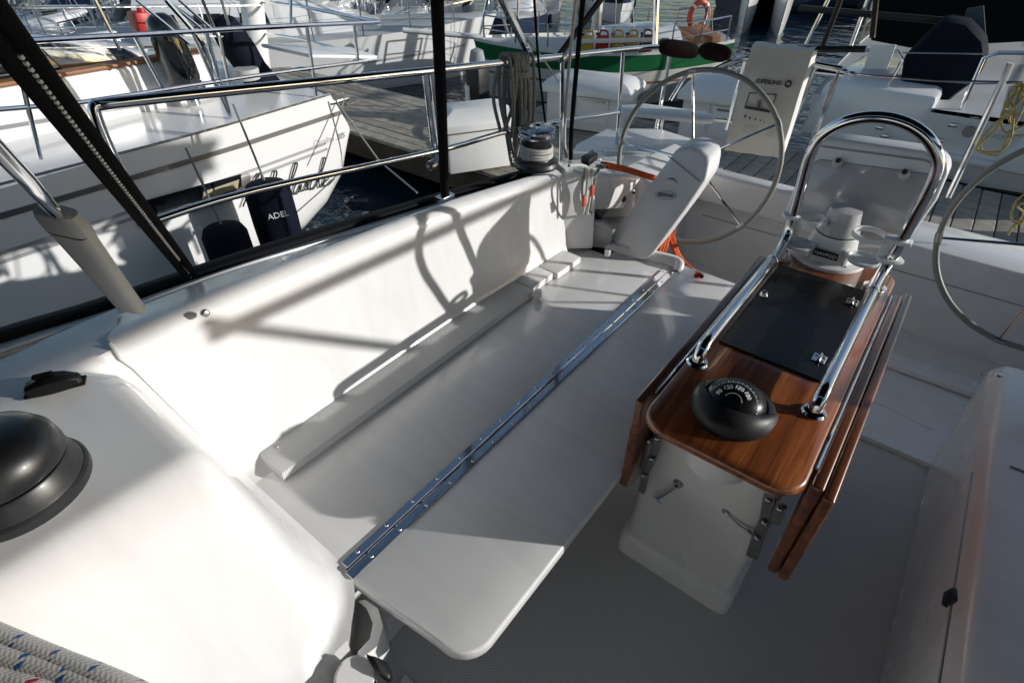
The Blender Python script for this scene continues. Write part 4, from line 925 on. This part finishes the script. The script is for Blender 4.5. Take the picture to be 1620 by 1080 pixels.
# lines rising round the stern
for (pts, r_, mt, lab, cat) in (
    ([U(925, -30, x=-1.15), U(905, 190, x=-1.36), U(903, 258, x=-1.38)], .010, BLKR, 'black covered line rising from the stern quarter', 'line'),
    ([U(914, -30, x=-1.2), U(899, 120, x=-1.38), U(893, 215, x=-1.42), U(896, 250, x=-1.40)], .007, ROPEL, 'light rope hanging just left of the black stern line', 'rope'),
    ([U(843, -40, x=-1.2), U(852, 100, x=-1.3), U(864, 205, x=-1.30)], .0045, BLKR, 'thin dark line leading down to the rope-wrapped winch', 'line'),
    ([U(780, -30, x=-1.45), U(840, 92, x=-1.49)], .015, STEEL, 'slanting steel strut meeting the rail above the rope coil', 'strut'),
    ([U(965, -20, x=-1.4), U(884, 88, x=-1.47)], .014, BLKP, 'slanting black strut meeting the rail at the stanchion', 'strut'),
    ([U(1040, -30, y=3.3), U(1036, 74, y=3.3)], .016, STEEL, 'upright steel pole behind the maroon rolls', 'pole'),
    ([U(832, 60, x=-1.48), U(860, 95, x=-1.44), U(884, 130, x=-1.5)], .004, ROPEL, 'thin light cord tied across the stern rail', 'cord')):
    o = MB().tube(cr(pts, 5) if len(pts) > 2 else pts, r_, 8).build(cat, mt, None); tag(o, lab, cat)
# rope tails and bucket in the pocket
bc = thing('bucket', U(932, 380, z=-1.14), 'small white bucket with dark gear in the rope pocket', 'bucket')
c = V(bc.location)
MB().lathe([(.038, 0), (.046, .085), (.049, .087), (.046, .082), (.037, .004), (0, .004)], c, n=20).build('pail', PLAST, bc)
b = MB()
for k in range(9): b.lathe([(0, .02), (.014, .012), (.018, 0), (.012, -.012), (0, -.016)], c+V((random.uniform(-.025, .025), random.uniform(-.025, .025), .085+random.uniform(0, .03))), (random.uniform(-1, 1), random.uniform(-1, 1), 1), 7)
b.build('gear', BLKP, bc)
rt = thing('rope_tails', U(930, 330, x=-1.06), 'bundle of hanging rope tails and small blocks in the pocket', 'ropes')
for pts, mt in (([(930, 264), (928, 300), (922, 338)], ROPEL), ([(936, 268), (934, 305), (928, 340)], ROPEL), ([(946, 268), (938, 300), (934, 338)], ROPEG), ([(926, 266), (921, 300), (926, 335), (935, 338)], ROPEG), ([(900, 262), (922, 262), (931, 270), (932, 300)], ROPEL), ([(948, 266), (940, 280), (930, 285)], ROPEG)):
    rope('tail', [U(a, b_, x=-1.03) for a, b_ in pts], .0055, mt, rt, n=7, sub=6)
for px, py in ((924, 318), (937, 302)): MB().box(U(px, py, x=-1.02), (.012, .02, .045)).build('block', M('orange_plastic', (.5, .08, .03), .5), rt, bev=.004)
MB().lathe([(.012, 0), (.02, .004), (.02, .01), (.012, .014), (0, .014)], U(950, 266, x=-1.02), n=14).build('block', DSTEEL, rt)
# orange rope led round the pedestal
og = thing('orange_rope', U(1040, 300, x=-.95), 'thick orange rope running past the helm pedestal and hanging to the sole', 'rope')
for k in range(3):
    o_ = V((.006*k, .010*k, .006*(k % 2)))
    rope('strand', [U(952, 259+3*k, x=-1.06)+o_, U(985, 266+3*k, x=-1.02)+o_, U(1015, 275+3*k, x=-.97)+o_, U(1040, 284+3*k, x=-.92)+o_, U(1066, 305+3*k, x=-.84)+o_, U(1064, 340, x=-.80)+o_, U(1058, 365+4*k, x=-.80)+o_, U(1066, 395+3*k, x=-.78)+o_, U(1080, 420, x=-.72)+o_, U(1102, 437+k, z=-1.145+.01*k)+o_], .0085, ORANGE, og, n=8)
for k in range(3):
    o_ = V((.008*k, .010*k, 0)); rope('strand', [U(1060, 330, x=-.78)+o_, U(1052, 362, x=-.78)+o_, U(1042, 398, x=-.76)+o_, U(1030, 405, x=-.80)+o_], .0085, ORANGE, og, n=8)
# ---------------------------------------------------------------- helm pedestals and wheels
hp_ = thing('helm_pedestal', U(985, 405, y=1.92), 'grey-white helm pedestal in front of the nearer steering wheel', 'pedestal')
def hy(px, py, dy=0): return U(px, py, y=1.9+.22*(400-py)/165+dy)
ol = [(945, 399), (962, 378), (1058, 252), (1063, 242), (1074, 236), (1090, 233.5), (1107, 237), (1119, 247), (1122, 258), (1117, 285), (1085, 332), (1030, 405), (1017, 414)]
MB().prism([hy(*p) for p in ol], (0.0, .13, .012)).build('body', GELW, hp_, bev=.016, seg=4)
MB().tube([hy(1057, 247, -.003), hy(1108, 289, -.003)], .0022, 6).build('seam', INKG, hp_)
c = hy(1053, 309, -.001); xx = (hy(1066, 311)-hy(1042, 308)).normalized()
yy = (hy(1058, 290)-hy(1052, 310)).normalized()
text('lettering', 'EDSON', .020, INK, hp_, c-xx*.034-yy*.006, xx, yy, .001)
MB().tube([c+xx*math.cos(a)*.045+yy*math.sin(a)*.017 for a in [2*math.pi*k/28 for k in range(28)]], .0012, 5, True).build('emblem', INKG, hp_)
def wheel(c, label, rot=0):
    c = V(c); w = thing('steering_wheel', c, label, 'steering wheel', 'pair of steering wheels')
    ax = V((0, math.cos(.223), -math.sin(.223))); u = V((1, 0, 0)); v = V((0, math.sin(.223), math.cos(.223)))
    def q(a, r): return c+(u*math.cos(a)+v*math.sin(a))*r
    MB().tube([q(2*math.pi*k/72, .349) for k in range(72)], .0105, 12, True).build('rim', WHEELM, w)
    for k in range(5):
        a = math.radians(18+rot+72*k)+.30
        s_ = MB().tube([q(a, .03), q(a, .338)], [.0065, .0048], 8).build('spoke', STEEL, w)
        MB().tube([q(a-.045, .349), q(a, .349), q(a+.045, .349)], .0120, 10).build('collar', DSTEEL, s_)
    MB().lathe([(0, .03), (.02, .028), (.035, .012), (.04, 0), (.03, -.04), (0, -.04)], c, -ax, 20).build('hub', STEEL, w)
    return w
wheel((-.820, 2.30, -.852), 'large grey-rimmed steering wheel behind the helm pedestal near the orange rope')
wheel((.452, 2.30, -.844), 'grey-rimmed steering wheel cut off by the right edge of the picture', 12)
MB().box((.68, 2.14, -1.28), (.16, .14, .72)).build('port_pedestal', GELW, ob, bev=.03, seg=3)
MB().tube([(-.814, 2.28, -.84), (-.80, 2.05, -.88)], .03, 10).build('wheel_shaft', DSTEEL, ob); MB().tube([(.452, 2.28, -.84), (.66, 2.16, -.95)], .03, 10).build('wheel_shaft', DSTEEL, ob)
# ---------------------------------------------------------------- cockpit table
ct = thing('cockpit_table', (-.14, 1.4, -1.65), 'varnished teak cockpit table with folded leaves on a white pedestal', 'table')
def rect(x0, x1, y0, y1, z, r=.03, n=4):
    out = []
    for cx, cy, a in ((x1-r, y1-r, 0), (x0+r, y1-r, 90), (x0+r, y0+r, 180), (x1-r, y0+r, 270)):
        out += [V((cx+r*math.cos(math.radians(a+90*k/n)), cy+r*math.sin(math.radians(a+90*k/n)), z)) for k in range(n+1)]
    return out
b = MB(); b.grid([rect(-.345, .03, .985, 1.78, -1.65), rect(-.343, .027, .985, 1.78, -1.575), rect(-.335, .018, .995, 1.77, -1.565), rect(-.322, .012, 1.0, 1.76, -1.55), rect(-.30, .02, .945, 1.74, -.93), rect(-.30, .02, .945, 1.74, -.90)], True)
b.build('pedestal', GEL, ct, sharp=50)
b = MB(); b.grid([rect(-.288, .033, .838, 1.85, -.909, .05, 8), rect(-.298, .043, .828, 1.86, -.903, .06, 8), rect(-.300, .045, .825, 1.862, -.895, .06, 8), rect(-.298, .043, .828, 1.86, -.884, .06, 8), rect(-.292, .037, .834, 1.854, -.88, .055, 8)], True)
n_ = len(b.v)//5; b.f.append(tuple(range(n_))); b.f.append(tuple(range(len(b.v)-n_, len(b.v))))
b.build('table_top', TEAK, ct, sharp=50)
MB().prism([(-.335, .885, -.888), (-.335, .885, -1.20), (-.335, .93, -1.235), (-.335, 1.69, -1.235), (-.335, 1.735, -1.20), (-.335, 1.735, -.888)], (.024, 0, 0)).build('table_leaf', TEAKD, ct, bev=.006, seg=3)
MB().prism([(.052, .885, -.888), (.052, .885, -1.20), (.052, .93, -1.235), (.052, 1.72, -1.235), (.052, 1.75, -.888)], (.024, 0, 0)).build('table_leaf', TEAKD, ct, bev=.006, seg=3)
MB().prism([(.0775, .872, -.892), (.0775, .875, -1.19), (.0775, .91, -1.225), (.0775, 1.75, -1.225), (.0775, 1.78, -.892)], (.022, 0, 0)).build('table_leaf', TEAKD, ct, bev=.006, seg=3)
MB().tube([(.049, .93, -.884), (.049, 1.72, -.884)], .0035, 8).build('piano_hinge', STEEL, ct); MB().tube([(-.305, .93, -.884), (-.305, 1.72, -.884)], .003, 8).build('piano_hinge', STEEL, ct)
hd = MB().prism([V(p) for p in ((-.262, 1.195, -.8795), (-.012, 1.195, -.8795), (-.012, 1.685, -.8795), (-.262, 1.685, -.8795))], (0, 0, .006)).build('locker_lid', BLK, ct, bev=.0015, seg=1)
def hinge(px, py, s=1):
    c = U(px, py, z=-.872); MB().box(c, (.03, .034, .004)).tube([c+V((-.0, -.018, .004)), c+V((0, .018, .004))], .005, 8).box(c+V((.009, .008, .003)), (.006, .006, .003)).box(c+V((.009, -.008, .003)), (.006, .006, .003)).box(c+V((-.009, .008, .003)), (.006, .006, .003)).build('lid_hinge', STEELB, hd, bev=.001, seg=1)
hinge(1348, 478); hinge(1296, 567)
c = U(1208, 466, z=-.873); MB().lathe([(0, .010), (.008, .010), (.010, .006), (.012, 0)], c, n=16).box(c+V((.0, .0, .011)), (.014, .004, .006)).build('lid_latch', STEELB, hd)
MB().lathe([(0, -.115), (.06, -.113), (.075, -.10), (.078, -.02), (.078, 0)], (-.135, .945, -.905), n=28).build('compass_well', GEL, ct)
# latches and brackets on the front of the pedestal
def hook(a, b_, nm='hook_latch', par=ct, r=.0038):
    d = (b_-a).normalized(); m = MB().lathe([(0, .010), (.010, .009), (.014, .003), (.015, -.006)], a, (0, -1, .1), 14)
    m.tube([a+V((0, -.012, 0)), a.lerp(b_, .5)+V((0, -.016, 0)), b_+V((0, -.012, 0))], r, 8).tube([b_+V((-.013, -.012, .006)), b_+V((.013, -.012, -.008))], r*1.15, 8); return m.build(nm, STEELB, par)
hook(U(1073, 764, y=.965), U(1043, 784, y=.968)); hook(U(1150, 806, y=.975), U(1192, 838, y=.965))
def bracket(pts, y, th=.02):
    q = [U(a, b_, y=y) for a, b_ in pts]; m = MB()
    for k in range(len(q)-1):
        d = q[k+1]-q[k]; ax = d.normalized(); s_ = ax.cross(V((0, 1, 0))).normalized()
        m.box((q[k]+q[k+1])/2, (d.length+.006, th, .014), (ax, s_, V((0, 1, 0))))
        m.lathe([(0, .012), (.007, .010), (.009, .004)], q[k]+V((0, -.006, 0)), (0, -1, 0), 10)
    return m.build('leaf_bracket', DSTEEL, ct, bev=.003)
bracket([(1218, 786), (1212, 822), (1200, 846), (1190, 878)], .915, .026); bracket([(1043, 690), (1034, 722), (1021, 748), (1016, 776)], .925, .018)
bracket([(1236, 800), (1226, 824)], .90, .022); bracket([(1030, 694), (1018, 738)], .935, .016)
# ---------------------------------------------------------------- stainless guard and hand rails
gr = thing('pedestal_guard', (-.14, 1.4, -.88), 'polished stainless guard arch with two hand rails along the table', 'guard rail')
XL, XR = -.272, .0
def arch():
    p = [(XL, 1.60, -.834), (XL, 1.68, -.832), (XL-.003, 1.735, -.815), (XL-.008, 1.756, -.77), (XL-.012, 1.745, -.66), (XL-.014, 1.725, -.56)]
    q = [(( XL+XR)/2 + .150*math.cos(a), 1.725-.02*math.sin(a), -.545+.128*math.sin(a)) for a in [math.pi-math.pi*k/10 for k in range(1, 10)]]
    e = [(XR+.014, 1.725, -.56), (XR+.012, 1.745, -.66), (XR+.008, 1.756, -.77), (XR+.003, 1.735, -.815), (XR, 1.68, -.832), (XR, 1.60, -.834)]
    return [V(v) for v in p+q+e]
MB().tube(cr(arch(), 5), .0152, 14).build('arch', STEEL, gr)
for x in (XL, XR):
    hr = MB().tube(cr([(x, 1.085, -.878), (x, 1.088, -.86), (x, 1.103, -.842), (x, 1.14, -.835), (x, 1.3, -.834), (x, 1.61, -.834)], 6), .0152, 14).build('hand_rail', STEEL, gr)
    MB().lathe([(.026, -.881), (.0265, -.877), (.023, -.872), (.0165, -.870)], (x, 1.085, 0), n=24).build('foot_flange', STEEL, hr)
    MB().lathe([(.0165, -.012), (.0172, -.01), (.0172, .01), (.0165, .012)], (x, 1.62, -.834), (0, 1, 0), 14).build('joint_sleeve', STEEL, hr)
    MB().lathe([(.03, -.881), (.031, -.876), (.02, -.868), (.0152, -.85)], (x, 1.735, 0), n=20).build('foot_flange', STEEL, hr)
# ---------------------------------------------------------------- compass
cp = thing('compass', (-.14, .985, -.88), 'black domed compass with white numerals at the end of the table', 'compass')
C = V((-.145, .985, -.88))
MB().lathe([(.088, 0), (.090, .004), (.087, .016), (.078, .022), (.070, .024)], C, n=40).build('base_ring', BLKP, cp)
R0 = .066; DK = .74
MB().lathe([(R0*math.cos(a), .018+R0*DK*math.sin(a)) for a in [math.pi/2*k/12 for k in range(12)]]+[(0, .018+R0*DK)], C, n=40).build('dome', M('compass_glass', (.006, .007, .008), .3, spec=.25), cp)
def onD(az, el, off=.0016): return C+V((math.sin(az)*math.cos(el)*(R0+off), math.cos(az)*math.cos(el)*(R0+off), .018+(R0*DK+off)*math.sin(el)))
rad = math.radians
def onT(az, r_, off=.0015):
    x, y = math.sin(rad(az))*r_, -.043+math.cos(rad(az))*r_
    return C+V((x, y, .018+DK*math.sqrt(max(1e-6, R0*R0-x*x-y*y))+off))
for s_, az in (('90', -68), ('120', -34), ('150', 3), ('180', 40)):
    p = onT(az, .036, .0022); yd = onT(az, .040)-onT(az, .032); xd = onT(az+6, .036)-onT(az-6, .036)
    text('numeral', s_, .0135, WHT, cp, p-xd.normalized()*(.0040*len(s_))-yd.normalized()*.005, xd, yd, .0014, bold=.015)
tk = MB()
for k in range(-75, 76, 5): tk.tube([onT(k, .052), onT(k, .057 if k % 10 == 0 else .0545)], .0007, 4)
tk.build('graduation', WHT, cp, kind='stuff')
MB().tube([onT(k, .019) for k in range(-70, 71, 10)], .0008, 5).build('card_ring', WHT, cp)
rws = []
for i in range(31):
    a = -104+208*i/30; w_ = max(0, math.cos(rad(a*.86))); sa, ca = math.sin(rad(a)), -math.cos(rad(a)); e_ = w_**.55
    prof = [(.097, 0), (.099, .012), (.097-.008*e_, .014+.018*e_), (.096-.022*e_, .015+.032*e_), (.094-.036*e_, .015+.037*e_), (.091-.038*e_, .013+.034*e_), (.090-.034*e_, .010+.012*e_)]
    rws.append([C+V((sa*r_*.93, ca*r_*1.04, h_)) for r_, h_ in prof])
MB().grid(rws).build('visor', BLKP, cp, sharp=60)
# ---------------------------------------------------------------- instrument pod
ip = thing('instrument_pod', (-.155, 1.86, -.88), 'white instrument pod seen from behind on a swivel base', 'instrument pod')
bc_ = V((-.157, 1.838, -.88))
MB().lathe([(.108, 0), (.110, .004), (.108, .012), (.085, .018), (.074, .03), (.068, .06), (.064, .088), (.062, .090)], bc_, n=44).build('base', PLAST, ip, sharp=30)
MB().lathe([(.0625, .0905), (.0625, .094)], bc_, n=44).build('swivel_gasket', RUB, ip)
MB().lathe([(.062, .094), (.058, .108), (.050, .13), (.044, .165), (.0, .175)], bc_, n=40).build('swivel_column', M('pod_grey', (.5, .5, .5), .3, coat=.4), ip)
for a in (-2.15, -.85):
    p = bc_+V((math.cos(a)*.085, math.sin(a)*.085, .012)); MB().lathe([(.0, .006), (.006, .006), (.010, .004), (.011, -.004)], p, n=12).build('bolt', STEELB, ip)
    MB().prism([p+V((math.cos(a)*-.02+s_*.004*math.sin(a), math.sin(a)*-.02-s_*.004*math.cos(a), z_)) for s_, z_ in ((-1, 0), (1, 0), (1, .05), (-1, .05))], (math.cos(a)*.024, math.sin(a)*.024, 0)).build('gusset', PLAST, ip)
ty = lambda px, py: U(px, py, y=1.765)
pl = MB().prism([bc_+V((x_*1.0, -.0726-.004, z_)) for x_, z_ in ((-.036, .032), (.036, .032), (.034, .055), (-.034, .055))], (0, -.003, .0)).build('name_plate', BLKP, ip, bev=.0008, seg=1)
text('lettering', 'NAVPOD', .0155, WHT, pl, bc_+V((-.032, -.0805, .038)), (1, 0, 0), (0, .1, 1), .0006)
po = [(1240, 338), (1264, 276), (1284, 230), (1296, 220), (1312, 219), (1462, 240), (1490, 250), (1501, 262), (1500, 276), (1482, 318), (1438, 380), (1412, 396), (1330, 392), (1250, 356)]
def pp(px, py, dy=0): return U(px, py, y=1.925+.0+(340-py)*.0005+dy)
MB().prism([pp(*q) for q in po], (.0, .075, .004)).build('housing', GELW, ip, bev=.014, seg=4)
rimm = [(1276, 262), (1298, 252), (1472, 276), (1480, 284), (1468, 314), (1428, 368), (1406, 380), (1332, 376), (1262, 346), (1256, 330)]
MB().prism([pp(a, b_, -.004) for a, b_ in rimm], (0, .012, 0)).build('back_panel', M('pod_panel', (.42, .42, .43), .16, coat=.6), ip, bev=.003)
MB().tube([pp(1300, 232, -.002), pp(1464, 254, -.002), pp(1490, 268, -.002)], .003, 8).build('seam', INKG, ip)
for px, py in ((1326, 252), (1431, 270)):
    MB().lathe([(.0, .030), (.009, .030), (.013, .026), (.017, 0)], pp(px, py+6, 0), (0, -1, .25), 20).build('boss', bpy.data.materials['pod_grey'], ip)
    MB().lathe([(0, .006), (.004, .006), (.007, .003), (.008, 0)], pp(px, py+2, -.028), (0, -1, .25), 14).build('thumb_screw', BLKP, ip)
# ---------------------------------------------------------------- drink holders clamped on the guard
def holder(cu, cl, leg, label, sx):
    d = thing('drink_holder', leg, label, 'drink holder', 'white drink holders on the guard')
    cu, cl, leg = V(cu), V(cl), V(leg)
    for c, nm, closed in ((cu, 'ring', 0), (cl, 'cup_rest', 1)):
        prof = [(.040, -.007), (.046, -.007), (.0468, 0), (.046, .008), (.0415, .008), (.040, .007)]
        if closed: prof = [(0, -.008), (.040, -.008), (.044, -.002), (.0445, .004), (.0415, .005), (.038, -.002), (0, -.003)]
        else: prof.append(prof[0])
        MB().lathe(prof, c, n=36).build(nm, PLAST, d)
        ax = (V((leg.x, leg.y, c.z))-c); Ld = ax.length; ax.normalize(); sd = V((0, 0, 1)).cross(ax)
        MB().prism([c+ax*.036+sd*.020, c+ax*.036-sd*.020, c+ax*Ld-sd*.024, c+ax*(Ld+.028)-sd*.016, c+ax*(Ld+.028)+sd*.016, c+ax*Ld+sd*.024], (0, 0, .012)).build('arm', PLAST, d, bev=.003)
    m_ = leg.lerp(V((cu.x, cu.y, leg.z)), .38)
    MB().box(V((m_.x, m_.y, (cu.z+cl.z)/2)), (.022, .020, abs(cu.z-cl.z))).build('post', PLAST, d, bev=.003)
holder(U(1284, 346, y=1.79), U(1264, 386, y=1.76), (XL-.010, 1.76, -.77), 'white two-ring drink holder clamped on the left guard leg', -1)
holder(U(1376, 372, y=1.755), U(1366, 410, y=1.72), (XR+.008, 1.755, -.79), 'white two-ring drink holder clamped on the right guard leg', 1)
# ---------------------------------------------------------------- braided lines at the near corner
for (pts, mt, lab) in (
    ([U(-90, 965, z=-.712), U(0, 1004, z=-.710), U(90, 1042, z=-.706), U(190, 1082, z=-.70), U(300, 1135, z=-.70)], ROPEY, 'white braided rope with sparse yellow and blue flecks, topmost at the corner'),
    ([U(-90, 1000, z=-.712), U(0, 1034, z=-.710), U(105, 1066, z=-.706), U(220, 1110, z=-.70)], ROPEW, 'white braided rope with blue tracer marks, middle one at the corner'),
    ([U(-90, 1044, z=-.712), U(0, 1074, z=-.710), U(60, 1092, z=-.706), U(200, 1150, z=-.70)], ROPER, 'white braided rope with red flecks, lowest one at the corner')):
    o = rope('braided_rope', pts, .0125, mt, None, n=14, sub=10); tag(o, lab, 'rope', 'braided ropes lying on the white deck')
# ---------------------------------------------------------------- yellow line hung on the aft rail
yr = thing('yellow_rope', U(1600, 170, y=3.05), 'yellow floating rope hung in loose loops on the right stern rail', 'rope')
random.seed(11)
def yy_(px, py): return U(px, py, y=3.05)
for pts in ([(1612, 132), (1600, 160), (1575, 205), (1552, 228), (1560, 240), (1585, 238), (1600, 215), (1606, 170), (1618, 132)], [(1618, 130), (1605, 150), (1585, 180), (1590, 208), (1620, 200)], [(1622, 132), (1598, 178), (1570, 200), (1545, 235), (1556, 242), (1580, 244), (1598, 205)],
            [(1610, 130), (1596, 150), (1604, 168), (1622, 150)], [(1625, 140), (1600, 150), (1590, 172), (1608, 182), (1622, 172)], [(1608, 135), (1620, 165), (1602, 210), (1626, 214)], [(1626, 150), (1608, 165), (1596, 190), (1604, 204)],
            [(1625, 306), (1606, 322), (1600, 345), (1615, 352), (1628, 332)], [(1622, 345), (1605, 356), (1594, 372)], [(1628, 318), (1610, 326), (1618, 340), (1604, 362)]):
    rope('loop', [yy_(*p)+V((0, random.uniform(-.02, .02), 0)) for p in pts], 0.0045, ROPEYEL, yr, n=7, sub=6)
# ---------------------------------------------------------------- port side rail and canopy frame, whose shadows cross the coaming
pt = thing('port_rail', (1.27, 1.6, -.85), 'polished steel rail along the far side of our cockpit', 'rail')
MB().tube(cr([(1.27, 1.9, -.50), (1.20, 2.4, -.55), (1.1, 3.1, -.62)], 6), .0155, 10).build('top_bar', STEEL, pt)
MB().tube(cr([(1.27, 1.9, -.84), (1.20, 2.4, -.88), (1.1, 3.1, -.95)], 6), .0135, 10).build('lower_bar', STEEL, pt)
for y in (1.9, 2.5): MB().tube([(1.25, y, -1.0), (1.25, y, -.52)], .012, 8).build('stanchion', STEEL, pt)

pb, L = place('sailboat', (3.75, -7.4), (3.75, 6.5), 'white sailboat in the slip on our other side with a covered boom', 'sailboat', 'sailboats moored in the marina')
P, half, zs = hull_fn(L, 3.6, 1.25, (0, .4), tb=.8); hull(pb, P, HULLW); deck(pb, P, DECKG)
cabin(pb, 4.2, 8.6, 2.4, 1.7, .5, 1.25)
MB().tube([(3.7, -2.6, -1.2), (3.7, -2.6, 9)], .09, 12).build('mast', ALU, pb)
MB().tube([(3.7, -2.5, 1.2), (3.7, 1.5, 1.0), (3.7, 6.5, .98)], .036, 12).build('boom', ALU, pb)
MB().prism([(3.6, -2.4, 1.05), (3.6, 1.5, .85), (3.6, 3.18, .835), (3.6, 3.8, .87), (3.6, 4.9, .85), (3.6, 6.3, .86), (3.6, 6.6, 1.14), (3.6, 5.9, 1.27), (3.6, 3.3, 1.40), (3.6, -2.4, 1.75)], (.2, 0, 0)).build('sail_cover', BLUEC, pb, bev=.04)
MB().tube([(3.7, 6.2, 1.0), (3.7, 6.25, .2), (3.7, 6.3, -.9)], .020, 8).build('main_sheet', ROPEG, pb)
# unseen canvas darkening our cockpit: widened spray hood behind the camera, added awning above
sh_ = thing('spray_hood', (-.1, -.4, -.7), 'unseen black canvas spray hood over our companionway, widened to darken the deck', 'spray hood')
MB().grid([[V((x, y, z-.06*(abs(x+.1)/1.2)**3)) for x in (-1.6, -1.0, -.5, -.1, .3, .8, 1.35)] for y, z in ((-1.5, -.1), (-1.2, .28), (-.6, .42), (.28, .40))]).build('hood_top', BLKC, sh_)
MB().grid([[V((x, -1.5-.25*(k/3), -.1-.6*k/3)) for x in (-1.6, -.1, 1.35)] for k in range(4)]).build('hood_front', BLKC, sh_)
for x in (-1.6, 1.34): MB().grid([[V((x, y, z)) for z in (-.72, -.3, .1, t)] for y, t in ((-1.6, .0), (-1.2, .2), (-.6, .34), (-.12, .33))]).build('hood_block_side', BLKC, sh_)  # black sides added out of view to cut sky light on the deck
aw = thing('sky_block_awning', (-.1, 1.8, -.8), 'unseen black canvas awning added above our cockpit to block sky light', 'awning')
MB().grid([[V((x, y, .82-.09*(x+.1)**2-.03*(y-1.8)**2)) for x in (-1.62, -1.0, -.5, -.1, .3, .8, 1.35)] for y in (.34, 1.1, 1.8, 2.5, 2.9)]).build('sky_block_top', BLKC, aw)  # added only to hold sky light off the cockpit

bf = thing('canopy_frame', (1.3, 2.2, -.9), 'folded steel canopy frame standing on the far side deck', 'canopy frame')
MB().tube([(1.30, 1.86, -.012), (1.30, 2.01, -.02), (1.29, 3.4, -.08)], .019, 10).build('bow', STEEL, bf)
MB().tube([(1.30, 1.86, .03), (1.30, 2.28, -.33), (1.29, 2.85, -.85)], .015, 10).build('strut', STEEL, bf)
